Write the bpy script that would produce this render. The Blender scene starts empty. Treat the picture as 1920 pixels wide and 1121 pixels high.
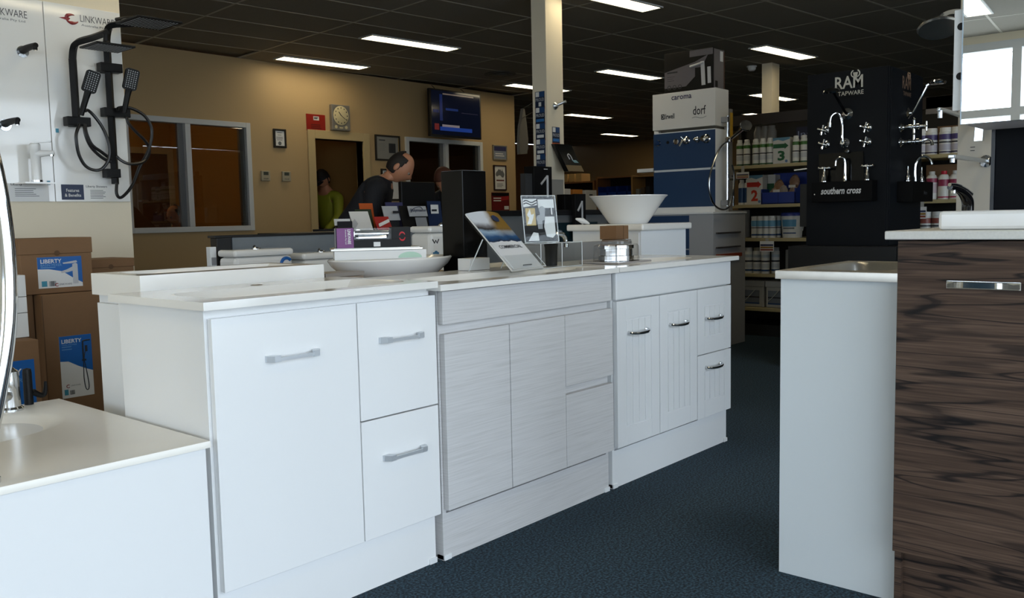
import bpy, bmesh, math, random
from mathutils import Vector, Matrix, Quaternion
random.seed(7)
SC = bpy.context.scene
COL = SC.collection
PI = math.pi
R = math.radians

# ------------------------------------------------------------------ camera
cam_data = bpy.data.cameras.new('camera')
cam = bpy.data.objects.new('camera', cam_data)
COL.objects.link(cam)
YAW, PITCH, ROLL, FPX = .853, -.0905, -.0208, 1660.0
fw = Vector((math.sin(YAW)*math.cos(PITCH), math.cos(YAW)*math.cos(PITCH), math.sin(PITCH)))
rt = fw.cross(Vector((0, 0, 1))).normalized()
up = rt.cross(fw)
rt, up = math.cos(ROLL)*rt + math.sin(ROLL)*up, -math.sin(ROLL)*rt + math.cos(ROLL)*up
cam.matrix_world = Matrix(((rt.x, up.x, -fw.x, 0), (rt.y, up.y, -fw.y, 0), (rt.z, up.z, -fw.z, 1.07), (0, 0, 0, 1)))
cam_data.sensor_fit = 'HORIZONTAL'
cam_data.sensor_width = 36
cam_data.lens = 36*FPX/1920
cam_data.clip_start = .02
SC.camera = cam

# ------------------------------------------------------------------ sky, daylight, exposure
w = bpy.data.worlds.new('overcast_sky'); SC.world = w; w.use_nodes = True
bg = w.node_tree.nodes['Background']
bg.inputs[0].default_value = (.755, .875, 1.0, 1)
bg.inputs[1].default_value = 5.6
SC.view_settings.view_transform = 'Standard'
SC.view_settings.look = 'None'
SC.view_settings.exposure = 0
SC.view_settings.gamma = 1
SC.view_settings.use_curve_mapping = False
LAMP = 8.5          # radiance of the fluorescent panels
def portal(loc, rot, sx, sy):
    l = bpy.data.lights.new('daylight_portal', 'AREA'); l.shape = 'RECTANGLE'; l.size = sx; l.size_y = sy
    l.cycles.is_portal = True
    o = bpy.data.objects.new('daylight_portal', l); COL.objects.link(o); o.location = loc; o.rotation_euler = rot
portal((0, -2.26, 1.42), (R(90), 0, 0), 10, 2.7)          # shopfront glass facing -Y
portal((-5.16, 2.36, 1.85), (R(90), 0, R(-90)), 3.7, 1.9)    # side shopfront glass facing -X

# ------------------------------------------------------------------ materials
def lin(h):
    h = h.lstrip('#'); out = []
    for i in (0, 2, 4):
        c = int(h[i:i+2], 16)/255
        out.append(c/12.92 if c <= .04045 else ((c+.055)/1.055)**2.4)
    return tuple(out)+(1,)
MATS = {}
def nodes(m):
    return m.node_tree.nodes, m.node_tree.links
def M(name, col='#ffffff', rough=.5, metal=0, spec=.5, mottle=0, mscale=8, bump=0, bscale=200, stretch=(1, 1, 1), emit=0, coat=0):
    if name in MATS: return MATS[name]
    m = bpy.data.materials.new(name); m.use_nodes = True
    n, l = nodes(m); p = n['Principled BSDF']
    c = lin(col) if isinstance(col, str) else tuple(col)+(1,)
    p.inputs['Base Color'].default_value = c
    p.inputs['Roughness'].default_value = rough
    p.inputs['Metallic'].default_value = metal
    p.inputs['Specular IOR Level'].default_value = spec
    p.inputs['Coat Weight'].default_value = coat
    if emit:
        p.inputs['Emission Color'].default_value = c; p.inputs['Emission Strength'].default_value = emit
    if mottle or bump:
        tc = n.new('ShaderNodeTexCoord'); mp = n.new('ShaderNodeMapping'); mp.inputs['Scale'].default_value = stretch
        l.new(tc.outputs['Object'], mp.inputs[0])
    if mottle:
        nz = n.new('ShaderNodeTexNoise'); nz.inputs['Scale'].default_value = mscale; nz.inputs['Detail'].default_value = 5
        l.new(mp.outputs[0], nz.inputs[0])
        mx = n.new('ShaderNodeMix'); mx.data_type = 'RGBA'
        mx.inputs[6].default_value = tuple(max(0, v*(1-mottle)) for v in c[:3])+(1,)
        mx.inputs[7].default_value = tuple(min(1, v*(1+mottle)) for v in c[:3])+(1,)
        l.new(nz.outputs[0], mx.inputs[0]); l.new(mx.outputs[2], p.inputs['Base Color'])
    if bump:
        nb = n.new('ShaderNodeTexNoise'); nb.inputs['Scale'].default_value = bscale; nb.inputs['Detail'].default_value = 2
        l.new(mp.outputs[0], nb.inputs[0])
        b = n.new('ShaderNodeBump'); b.inputs['Strength'].default_value = bump; b.inputs['Distance'].default_value = .003
        l.new(nb.outputs[0], b.inputs['Height']); l.new(b.outputs[0], p.inputs['Normal'])
    MATS[name] = m
    return m
def glassy(name, tint=(1, 1, 1), gloss=.12, rough=.0):
    """thin clear sheet: lets light straight through and reflects by angle"""
    m = bpy.data.materials.new(name); m.use_nodes = True; n, l = nodes(m)
    n.remove(n['Principled BSDF'])
    t = n.new('ShaderNodeBsdfTransparent'); t.inputs[0].default_value = tint+(1,)
    g = n.new('ShaderNodeBsdfGlossy'); g.inputs['Roughness'].default_value = rough
    f = n.new('ShaderNodeLayerWeight'); f.inputs[0].default_value = .5
    pw = n.new('ShaderNodeMath'); pw.operation = 'POWER'; pw.inputs[1].default_value = 5; l.new(f.outputs[1], pw.inputs[0])
    ad = n.new('ShaderNodeMath'); ad.operation = 'MULTIPLY_ADD'; ad.inputs[1].default_value = .9-gloss; ad.inputs[2].default_value = gloss; ad.use_clamp = True
    mx = n.new('ShaderNodeMixShader')
    l.new(pw.outputs[0], ad.inputs[0]); l.new(ad.outputs[0], mx.inputs[0]); l.new(t.outputs[0], mx.inputs[1]); l.new(g.outputs[0], mx.inputs[2])
    l.new(mx.outputs[0], n['Material Output'].inputs[0]); MATS[name] = m
    return m
def ramp(n, stops):
    r = n.new('ShaderNodeValToRGB'); e = r.color_ramp.elements
    while len(e) > 1: e.remove(e[-1])
    e[0].position, e[0].color = stops[0]
    for p, c in stops[1:]:
        x = e.new(p); x.color = c
    return r
def grain_mat(name, stops, scale, nscale, rough=.45, detail=6, distort=.4):
    m = bpy.data.materials.new(name); m.use_nodes = True; n, l = nodes(m); p = n['Principled BSDF']
    tc = n.new('ShaderNodeTexCoord'); mp = n.new('ShaderNodeMapping'); mp.inputs['Scale'].default_value = scale
    nz = n.new('ShaderNodeTexNoise'); nz.inputs['Scale'].default_value = nscale; nz.inputs['Detail'].default_value = detail; nz.inputs['Distortion'].default_value = distort
    l.new(tc.outputs['Object'], mp.inputs[0]); l.new(mp.outputs[0], nz.inputs[0])
    r = ramp(n, stops); l.new(nz.outputs[0], r.inputs[0]); l.new(r.outputs[0], p.inputs['Base Color'])
    p.inputs['Roughness'].default_value = rough; MATS[name] = m
    return m
def dark_wood():
    m = bpy.data.materials.new('dark_zebrano_laminate'); m.use_nodes = True; n, l = nodes(m); p = n['Principled BSDF']
    tc = n.new('ShaderNodeTexCoord')
    def noise(sc, ns, d, di, off=0):
        mp = n.new('ShaderNodeMapping'); mp.inputs['Scale'].default_value = sc; mp.inputs['Rotation'].default_value = (.05, 0, 0); mp.inputs['Location'].default_value = (off, off, off); l.new(tc.outputs['Object'], mp.inputs[0])
        z = n.new('ShaderNodeTexNoise'); z.inputs['Scale'].default_value = ns; z.inputs['Detail'].default_value = d; z.inputs['Distortion'].default_value = di
        l.new(mp.outputs[0], z.inputs[0]); return z.outputs[0]
    def math_(op, a, b):
        k = n.new('ShaderNodeMath'); k.operation = op
        for i, v in enumerate((a, b)):
            if isinstance(v, (int, float)): k.inputs[i].default_value = v
            else: l.new(v, k.inputs[i])
        return k.outputs[0]
    big = noise((1.0, .5, 5.0), 1.9, 3, .28)
    ring = math_('PINGPONG', math_('MULTIPLY', big, 7.0), .5)
    sm = noise((1.0, .45, 6.0), 2.0, 2.5, .2, 7.3)
    ring2 = math_('PINGPONG', math_('MULTIPLY', sm, 6.5), .5)
    veins = ramp(n, [(0, (0, 0, 0, 1)), (.03, (.03, .03, .03, 1)), (.075, (.6, .6, .6, 1)), (.18, (1, 1, 1, 1))]); l.new(ring, veins.inputs[0])
    thin = ramp(n, [(0, (.1, .1, .1, 1)), (.025, (.3, .3, .3, 1)), (.07, (1, 1, 1, 1))]); l.new(ring2, thin.inputs[0])
    # veins fade in and out, some stay faint
    fade = noise((1, 1, 3), 2.5, 2, 0)
    fr = ramp(n, [(.38, (0, 0, 0, 1)), (.55, (1, 1, 1, 1))]); l.new(fade, fr.inputs[0])
    lift = math_('MULTIPLY', math_('MAXIMUM', veins.outputs[0], math_('MULTIPLY', fr.outputs[0], .55)), thin.outputs[0])
    fine = noise((3, 3, 150), 1.6, 5, .2)
    tone = noise((.8, .8, 14), 2.0, 4, .3)
    base = ramp(n, [(.3, lin('#382b23')), (.5, lin('#524136')), (.7, lin('#6e5a4c'))]); l.new(math_('ADD', math_('MULTIPLY', fine, .5), math_('MULTIPLY', tone, .5)), base.inputs[0])
    mx = n.new('ShaderNodeMix'); mx.data_type = 'RGBA'; mx.inputs[6].default_value = lin('#161314')
    l.new(lift, mx.inputs[0]); l.new(base.outputs[0], mx.inputs[7]); l.new(mx.outputs[2], p.inputs['Base Color'])
    p.inputs['Roughness'].default_value = .55; p.inputs['Specular IOR Level'].default_value = .2; MATS['dark_wood'] = m
    return m
def cover_mat():
    """printed brochure cover: pale sky, gold and blue splash, white foot (runs along the sheet's own height)"""
    m = bpy.data.materials.new('printed_cover'); m.use_nodes = True; n, l = nodes(m); p = n['Principled BSDF']
    tc = n.new('ShaderNodeTexCoord'); sp = n.new('ShaderNodeSeparateXYZ'); l.new(tc.outputs['Generated'], sp.inputs[0])
    nz = n.new('ShaderNodeTexNoise'); nz.inputs['Scale'].default_value = 4; nz.inputs['Detail'].default_value = 5; l.new(tc.outputs['Generated'], nz.inputs[0])
    a = n.new('ShaderNodeMath'); a.operation = 'MULTIPLY_ADD'; a.inputs[1].default_value = .12; l.new(nz.outputs[0], a.inputs[0]); l.new(sp.outputs[2], a.inputs[2])
    r = ramp(n, [(0, lin('#d3d4d6')), (.52, lin('#d3d4d6')), (.53, lin('#10233f')), (.62, lin('#2b5078')), (.70, lin('#93a9bd')), (.75, lin('#2f2b28')), (.80, lin('#77767a')), (.87, lin('#c3c8cf'))])
    l.new(a.outputs[0], r.inputs[0])
    g = ramp(n, [(0, (0, 0, 0, 1)), (.55, (0, 0, 0, 1)), (.75, (1, 1, 1, 1))]); 
    b = n.new('ShaderNodeMath'); b.operation = 'MULTIPLY_ADD'; b.inputs[1].default_value = .3; l.new(nz.outputs[0], b.inputs[0]); l.new(sp.outputs[0], b.inputs[2])
    l.new(b.outputs[0], g.inputs[0])
    z = ramp(n, [(.55, (0, 0, 0, 1)), (.72, (1, 1, 1, 1))]); l.new(sp.outputs[2], z.inputs[0])
    k = n.new('ShaderNodeMath'); k.operation = 'MULTIPLY'; l.new(g.outputs[0], k.inputs[0]); l.new(z.outputs[0], k.inputs[1])
    mx = n.new('ShaderNodeMix'); mx.data_type = 'RGBA'; mx.inputs[7].default_value = lin('#7d6029'); l.new(k.outputs[0], mx.inputs[0]); l.new(r.outputs[0], mx.inputs[6])
    l.new(mx.outputs[2], p.inputs['Base Color']); p.inputs['Roughness'].default_value = .2; MATS['cover'] = m
    return m
WHITE = M('gloss_white_board', '#eceded', .22, spec=.5)
WSATIN = M('satin_white_board', '#e6e8e9', .4)
WTOP = M('white_moulded_top', '#e8e6e1', .12, spec=.6)
CERAM = M('white_ceramic', '#e9e9e7', .1, spec=.6)
PALE = grain_mat('pale_ash_laminate', [(.3, lin('#c4c3c2')), (.5, lin('#cecdcd')), (.7, lin('#d5d4d4'))], (3, 3, 150), 1.6, .5)
DARKW = dark_wood()
STONE = M('speckled_stone_top', '#d6d4cd', .35, mottle=.12, mscale=160)
BEIGE = M('beige_paint', '#b89d72', .6, bump=.15, bscale=60)
CREAM = M('cream_paint', '#e2d7bf', .6, bump=.1, bscale=80)
TRIMM = M('beige_gloss_trim', '#bda87d', .4)
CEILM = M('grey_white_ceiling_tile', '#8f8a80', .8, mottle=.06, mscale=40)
TBAR = M('ceiling_tee_bar', '#b9b4a8', .5)
CARPET = grain_mat('dark_blue_carpet', [(.36, lin('#060f16')), (.50, lin('#18303e')), (.62, lin('#354f5e'))], (1, 1, 1), 130, .95, 4, 0)
CHROME = M('chrome', '#d4d6d8', .07, 1)
STEEL = M('brushed_steel', '#b4b1aa', .3, 1, mottle=.12, mscale=20)
ALU = M('white_aluminium', '#d2d4d4', .4)
BLACK = M('satin_black', '#0b0b0c', .3)
MATTB = M('matt_black', '#09090a', .5, spec=.25)
SATIN = M('satin_chrome', '#c4c9ce', .28, 1)
CHAR = M('charcoal_board', '#14171b', .55, spec=.15)
GREYB = M('blue_grey_board', '#72797f', .55, mottle=.05, mscale=30)
NAVY = M('slate_blue_board', '#17395f', .5)
CARD = M('brown_cardboard', '#7d5d3f', .8, mottle=.06, mscale=30)
CARDD = M('cardboard_edge', '#5c432c', .85)
PAPER = M('white_paper', '#dcdcda', .55)
BLUEP = M('bright_blue_print', '#0f5da8', .35)
NAVYP = M('navy_print', '#16284a', .4)
INK = M('dark_ink', '#22252b', .5)
GREYI = M('grey_ink', '#6a6d70', .5)
REDP = M('red_print', '#a51d1d', .45)
ORNG = M('orange_print', '#b8531a', .5)
PURP = M('purple_print', '#6c1a6e', .35)
GLASSM = glassy('clear_pane', (1, 1, 1), .04)
DGLASS = glassy('office_pane', (.8, .8, .78), .07)
ACRYL = glassy('clear_acrylic', (.97, .98, .98), .018)
EDGE = M('acrylic_edge', '#c9ced0', .15, spec=.6)
MIRROR = M('mirror_silver', '#f2f4f4', .0, 1)
LAMPM = M('lamp_diffuser', (1.0, .85, .56), .5, emit=LAMP)
SKIN = M('skin', '#b07a5c', .5)
COVER = cover_mat()

# ------------------------------------------------------------------ geometry helpers
class MB:
    def __init__(s): s.v = []; s.f = []; s.mi = []; s.sm = []; s.m = 0
    def add(s, vs, fs, smooth=True):
        o = len(s.v); s.v += [tuple(p) for p in vs]
        for f in fs: s.f.append([i+o for i in f]); s.mi.append(s.m); s.sm.append(smooth)
        return s
    def box(s, x0, x1, y0, y1, z0, z1, b=0):
        x0, x1 = sorted((x0, x1)); y0, y1 = sorted((y0, y1)); z0, z1 = sorted((z0, z1))
        if not b:
            vs = [(x, y, z) for z in (z0, z1) for y in (y0, y1) for x in (x0, x1)]
            return s.add(vs, [(0, 2, 3, 1), (4, 5, 7, 6), (0, 1, 5, 4), (2, 6, 7, 3), (0, 4, 6, 2), (1, 3, 7, 5)])
        bm = bmesh.new(); bmesh.ops.create_cube(bm, size=1)
        for v in bm.verts:
            v.co = Vector(((x0+x1)/2+v.co.x*(x1-x0), (y0+y1)/2+v.co.y*(y1-y0), (z0+z1)/2+v.co.z*(z1-z0)))
        bmesh.ops.bevel(bm, geom=bm.edges[:], offset=b, segments=2, profile=.5, affect='EDGES')
        return s.frombm(bm, False)
    def frombm(s, bm, smooth=True):
        bm.verts.index_update(); s.add([v.co[:] for v in bm.verts], [[v.index for v in f.verts] for f in bm.faces], smooth); bm.free(); return s
    def obox(s, o, u, v, w):
        """oblique box from a corner and three edge vectors"""
        o, u, v, w = map(Vector, (o, u, v, w))
        vs = [o+a*u+b*v+c*w for c in (0, 1) for b in (0, 1) for a in (0, 1)]
        return s.add(vs, [(0, 2, 3, 1), (4, 5, 7, 6), (0, 1, 5, 4), (2, 6, 7, 3), (0, 4, 6, 2), (1, 3, 7, 5)])
    def cyl(s, p, q, r, r2=None, n=16):
        return s.tube([p, q], [r, r if r2 is None else r2], n, smooth=0)
    def tube(s, pts, r, n=10, smooth=6, closed=False, sq=None):
        P = [Vector(p) for p in pts]; rr = r if isinstance(r, (list, tuple)) else [r]*len(P)
        if smooth and len(P) > 2:
            Q, RR = [], []
            m = len(P)
            for i in range(m if closed else m-1):
                g = lambda k: P[k % m] if closed else P[max(0, min(m-1, k))]
                p0, p1, p2, p3 = g(i-1), g(i), g(i+1), g(i+2)
                for t in range(smooth):
                    t /= smooth
                    Q.append(.5*((2*p1)+(p2-p0)*t+(2*p0-5*p1+4*p2-p3)*t*t+(3*p1-p0-3*p2+p3)*t**3))
                    RR.append(rr[i]+(rr[(i+1) % m]-rr[i])*t)
            if not closed: Q.append(P[-1]); RR.append(rr[-1])
            P, rr = Q, RR
        vs, fs = [], []; m = len(P); up_ = None
        for i in range(m):
            a = P[i-1] if (i or closed) else P[0]; b = P[(i+1) % m] if (i < m-1 or closed) else P[-1]
            t = (b-a).normalized()
            if up_ is None:
                up_ = t.orthogonal().normalized() if sq is None else Vector(sq)
            up_ = (up_-up_.dot(t)*t).normalized(); sd = t.cross(up_)
            for k in range(n):
                an = 2*PI*(k+.5)/n
                vs.append(P[i]+rr[i]*(math.cos(an)*up_+math.sin(an)*sd))
        for i in range(m if closed else m-1):
            for k in range(n):
                j = (i+1) % m
                fs.append((i*n+k, i*n+(k+1) % n, j*n+(k+1) % n, j*n+k))
        if not closed:
            fs.append(tuple(reversed(range(n)))); fs.append(tuple((m-1)*n+k for k in range(n)))
        return s.add(vs, fs)
    def lathe(s, prof, c=(0, 0, 0), n=24, sx=1, sy=1, axis=None):
        """profile of (radius, height) turned about z (or about a given axis vector) at c"""
        c = Vector(c); q = Vector((0, 0, 1)).rotation_difference(Vector(axis)) if axis is not None else None
        vs, fs = [], []
        for r, z in prof:
            for k in range(n):
                a = 2*PI*k/n; p = Vector((r*sx*math.cos(a), r*sy*math.sin(a), z))
                vs.append(c+(q @ p if q else p))
        m = len(prof)
        for i in range(m-1):
            for k in range(n): fs.append((i*n+k, i*n+(k+1) % n, (i+1)*n+(k+1) % n, (i+1)*n+k))
        if prof[0][0] > 1e-6: fs.append(tuple(reversed(range(n))))
        if prof[-1][0] > 1e-6: fs.append(tuple((m-1)*n+k for k in range(n)))
        return s.add(vs, fs)
    def prism(s, poly, o, u, v, w):
        """polygon in the (u,v) plane at o, pushed along vector w"""
        o, u, v, w = map(Vector, (o, u, v, w)); n = len(poly)
        vs = [o+a*u+b*v for a, b in poly]; vs += [p+w for p in vs]
        fs = [tuple(reversed(range(n))), tuple(range(n, 2*n))]+[(i, (i+1) % n, n+(i+1) % n, n+i) for i in range(n)]
        return s.add(vs, fs)
    def ball(s, c, rx, ry=None, rz=None, n=12, fn=None):
        ry = rx if ry is None else ry; rz = rx if rz is None else rz; c = Vector(c)
        bm = bmesh.new(); bmesh.ops.create_uvsphere(bm, u_segments=n, v_segments=max(6, n*2//3), radius=1)
        for v in bm.verts:
            d = v.co.copy(); v.co = c+(fn(d) if fn else Vector((d.x*rx, d.y*ry, d.z*rz)))
        return s.frombm(bm)
    def bench(s, x0, x1, y0, y1, z0, z1, cx, cy, rx, ry, depth, e=5, N=48, soft=False):
        """slab with a moulded basin let into it"""
        an = [2*PI*k/N for k in range(N)]+[math.atan2(y-cy, x-cx) % (2*PI) for x in (x0, x1) for y in (y0, y1)]
        an = sorted(set(round(a, 5) for a in an)); n = len(an)
        rings = [[], [], [], [], [], [], []]
        for a in an:
            c, d = math.cos(a), math.sin(a)
            t = min((x1-cx)/c if c > 1e-9 else (x0-cx)/c if c < -1e-9 else 1e9, (y1-cy)/d if d > 1e-9 else (y0-cy)/d if d < -1e-9 else 1e9)
            r = (abs(c/rx)**e+abs(d/ry)**e)**(-1/e)
            for k, (rad, z) in enumerate(((t, z0), (t, z1-.003), (t*.998, z1), (r, z1), (r*.93, z1-.006) if soft else (r*.965, z1-.008), (r*.62, z1-depth*.75) if soft else (r*.84, z1-depth*.85), (r*.25, z1-depth))):
                rings[k].append((cx+c*rad, cy+d*rad, z))
        vs = [p for g in rings for p in g]; fs = []
        for k in range(6):
            for i in range(n): fs.append((k*n+i, k*n+(i+1) % n, (k+1)*n+(i+1) % n, (k+1)*n+i))
        fs.append(tuple(6*n+i for i in range(n)))
        return s.add(vs, fs)
    def build(s, name, mat, parent=None, local=False, sharp=32):
        me = bpy.data.meshes.new(name)
        vs = s.v
        if parent is not None and not local:
            inv = world_of(parent).inverted(); vs = [inv @ Vector(p) for p in vs]
        me.from_pydata(vs, [], s.f)
        bm = bmesh.new(); bm.from_mesh(me); bmesh.ops.recalc_face_normals(bm, faces=bm.faces[:]); bm.to_mesh(me); bm.free()
        for mt in (mat if isinstance(mat, (list, tuple)) else [mat]): me.materials.append(mt)
        if any(s.mi): me.polygons.foreach_set('material_index', s.mi)
        me.shade_smooth(); me.set_sharp_from_angle(angle=R(sharp))
        if not all(s.sm): me.polygons.foreach_set('use_smooth', s.sm)
        return link(name, me, parent)
def link(name, me, parent=None):
    o = bpy.data.objects.new(name, me); COL.objects.link(o)
    if parent is not None: o.parent = parent
    return o
def world_of(o):
    m = Matrix.LocRotScale(o.location, o.rotation_euler, o.scale)
    return world_of(o.parent) @ m if o.parent else m
def tag(o, label, cat, group=None):
    o['label'] = label; o['category'] = cat
    if group: o['group'] = group
    return o
def thing(name, label, cat, loc=(0, 0, 0), rz=0, group=None):
    o = bpy.data.objects.new(name, None); COL.objects.link(o); o.empty_display_size = .05
    o.location = loc; o.rotation_euler = (0, 0, rz)
    return tag(o, label, cat, group)
def struct(name, parent=None):
    o = bpy.data.objects.new(name, None); COL.objects.link(o); o['kind'] = 'structure'
    if parent: o.parent = parent
    return o
def S_(o):
    o['kind'] = 'structure'; return o
def kids(o): return [c for c in COL.objects if c.parent == o]
def dup(o, loc, rz=None, label=None, tree=None):
    """copy of a thing with copies of its parts and sub-parts (tree: cached [(part, [subparts])])"""
    c = o.copy(); COL.objects.link(c); c.location = loc
    if rz is not None: c.rotation_euler = (0, 0, rz)
    if label: c['label'] = label
    for p, subs in tree:
        q = p.copy(); COL.objects.link(q); q.parent = c
        for s2 in subs:
            t = s2.copy(); COL.objects.link(t); t.parent = q
    return c
def tree_of(o): return [(p, kids(p)) for p in kids(o)]
def text(body, o, parent, mat, width=None, height=None, u=(1, 0, 0), v=(0, 0, 1), shear=0, bold=0, depth=.0008, align='L', local=False, name='lettering'):
    """lettering laid out along u with capitals up v, its lower left (or centre) at o"""
    cu = bpy.data.curves.new(name, 'FONT'); cu.body = body; cu.size = 1; cu.shear = shear; cu.offset = bold; cu.resolution_u = 2; cu.extrude = 0
    t = bpy.data.objects.new(name, cu); COL.objects.link(t)
    dg = bpy.context.evaluated_depsgraph_get(); me = bpy.data.meshes.new_from_object(t.evaluated_get(dg))
    bpy.data.objects.remove(t); bpy.data.curves.remove(cu)
    xs = [q.co.x for q in me.vertices]; ys_ = [q.co.y for q in me.vertices]
    x0, x1, y0, y1 = min(xs), max(xs), min(ys_), max(ys_)
    sx = width/(x1-x0) if width else None; sy = height/(y1-y0) if height else None
    sx = sx or sy; sy = sy or sx
    u, v, o = Vector(u).normalized(), Vector(v).normalized(), Vector(o); nrm = u.cross(v)
    off = ((x0+x1)/2 if align == 'C' else x0)
    inv = Matrix.Identity(4) if local or parent is None else world_of(parent).inverted()
    for q in me.vertices:
        q.co = inv @ (o+u*(q.co.x-off)*sx+v*(q.co.y-y0)*sy+nrm*depth)
    me.materials.clear(); me.materials.append(mat)
    ob = link(name, me, parent)
    return ob
def lines(o, parent, mat, width, n, pitch, u=(1, 0, 0), v=(0, 0, 1), h=.003, depth=.0008, local=False, name='small_print'):
    """rows of print too small to read"""
    mb = MB(); u, v, o = Vector(u), Vector(v), Vector(o); nrm = u.cross(v)
    for k in range(n):
        wd = width*random.uniform(.7, 1)
        mb.obox(o-v*k*pitch, u*wd, v*h, nrm*depth)
    return mb.build(name, mat, parent, local=local)
def panel(name, mat, parent, o, u, v, w, local=False):
    return MB().obox(o, u, v, w).build(name, mat, parent, local=local)
NX, NY, NZ = (0, -1, 0), (1, 0, 0), (0, 0, 1)     # reading directions: on a face towards -X, on a face towards -Y, up
def V3(*a): return Vector(a)
# ------------------------------------------------------------------ the setting
H = 2.86
S_(MB().box(-5.1, 18, -2.2, 14, -.06, 0).build('floor', CARPET))
S_(MB().box(-40, 40, -40, 30, -.2, -.07).build('ground', M('outdoor_concrete', '#cfcbc2', .9, mottle=.1, mscale=2)))
def wall(name, boxes, mat=BEIGE):
    mb = MB()
    for b in boxes: mb.box(*b)
    return S_(mb.build(name, mat))
W = 8.61
wall('wall_back', [(2.42, 4.17, W, W+.12, 0, H), (4.17, 5.52, W, W+.12, 0, 1.02), (4.17, 5.52, W, W+.12, 2.15, H), (5.52, 6.40, W, W+.12, 0, H),
                   (6.40, 7.12, W, W+.12, 2.05, H), (7.12, 7.85, W, W+.12, 0, H), (7.85, 9.24, W, W+.12, 0, .95), (7.85, 9.24, W, W+.12, 2.12, H), (9.24, 10.0, W, W+.12, 0, H)])
wall('wall_left', [(-5.1, 2.42, 5.0, W+.12, 0, H)], CREAM)
wall('wall_far', [(18, 18.1, -2.2, 14, 0, H)], M('tan_paint', '#8d6f45', .6))
wall('wall_trade', [(9.88, 18, 14, 14.1, 0, H), (9.88, 10.0, W+.12, 14, 0, H)], M('ochre_paint', '#7d5330', .6))
wall('wall_front', [(5.2, 18, -2.3, -2.2, 0, H), (-4.9, 5.2, -2.3, -2.2, 2.78, H), (-4.9, 5.2, -2.3, -2.2, -.05, .08), (-5.1, -4.9, -2.3, -2.2, 0, H)], CREAM)
wall('wall_side', [(-5.2, -5.1, .50, 4.2, 2.78, H), (-5.2, -5.1, .50, 4.2, -.05, .90), (-5.2, -5.1, 4.2, 5.0, 0, H), (-5.2, -5.1, -2.3, .50, -.05, H)], CREAM)
# shopfront glazing
def glazed(name, a, b, y=None, x=None, sill=.08, last=False):
    """one bay of shopfront glass between uprights, with a transom"""
    g = struct(name)
    f = MB(); p = MB()
    def bx(mb, s0, s1, t0, t1, z0, z1):
        if y is not None: mb.box(s0, s1, y+t0, y+t1, z0, z1)
        else: mb.box(x+t0, x+t1, s0, s1, z0, z1)
    for s0, s1, z0, z1 in ((a-.04, a+.04, sill, 2.78), (b-.04, b+.038, sill, 2.78) if last else (b-.045, b-.04, sill, 2.78), (a+.04, b-.045, sill, sill+.07), (a+.04, b-.045, 2.70, 2.78), (a+.04, b-.045, 2.02, 2.10)):
        bx(f, s0, s1, -.05, .05, z0, z1)
    bx(p, a, b, -.004, .004, sill+.02, 2.75)
    S_(f.build('window_frame', ALU, g)); S_(p.build('pane', GLASSM, g))
wn = 3
for k in range(6): glazed('window_%d' % wn, -4.9+k*1.68, -4.9+(k+1)*1.68, y=-2.25, last=k == 5); wn += 1
for a, b in ((.53, 2.13), (2.13, 4.2)): glazed('window_%d' % wn, a, b, x=-5.15, sill=.90, last=a > 1); wn += 1

# ceiling: slab, laid-in tiles, tee bars (the grid runs a little askew to the back wall)
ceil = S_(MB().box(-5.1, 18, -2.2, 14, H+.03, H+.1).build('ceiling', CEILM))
GA = R(-5.3)
def grid(i, j):       # corner of a tile in world x, y
    u, v = -6.3+i*1.13, -2.35+j*.565
    return 5.7+u*math.cos(GA)-v*math.sin(GA), 4.2+u*math.sin(GA)+v*math.cos(GA)
tile_me = None; rest = MB(); near = []
for i in range(-6, 19):
    for j in range(-10, 25):
        x, y = grid(i, j); cx, cy = grid(i+.5, j+.5)
        if not (-5.0 < cx < 17.9 and -2.1 < cy < 13.9) or (cy > W-.2 and cx < 10.2) or (cy > 4.8 and cx < 2.5): continue
        d = cam.matrix_world.inverted() @ Vector((cx, cy, H))
        vis = d.z < 0 and abs(d.x/d.z) < .62 and -d.y/d.z < .40
        near.append((0 if vis else 1, (Vector((cx, cy, 0))).length, x, y))
near.sort()
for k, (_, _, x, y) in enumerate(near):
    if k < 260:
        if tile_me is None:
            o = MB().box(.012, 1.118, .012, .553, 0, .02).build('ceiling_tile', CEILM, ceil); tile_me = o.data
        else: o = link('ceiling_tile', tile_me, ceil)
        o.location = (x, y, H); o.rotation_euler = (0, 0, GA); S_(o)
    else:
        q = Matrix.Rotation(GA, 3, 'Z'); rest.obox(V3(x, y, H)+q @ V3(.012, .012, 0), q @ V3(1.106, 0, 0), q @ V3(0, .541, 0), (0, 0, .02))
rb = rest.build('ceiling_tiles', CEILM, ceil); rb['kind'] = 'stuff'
bars = MB()
q = Matrix.Rotation(GA, 3, 'Z')
for j in range(-10, 25):
    x, y = grid(-6, j); bars.obox(V3(x, y-.011, H-.002), q @ V3(28, 0, 0), q @ V3(0, .022, 0), (0, 0, .01))
for i in range(-6, 19):
    x, y = grid(i, -10); bars.obox(V3(x-.011, y, H-.0015), q @ V3(.022, 0, 0), q @ V3(0, 19.7, 0), (0, 0, .01))
S_(bars.build('ceiling_tee_bars', TBAR, ceil))

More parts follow.
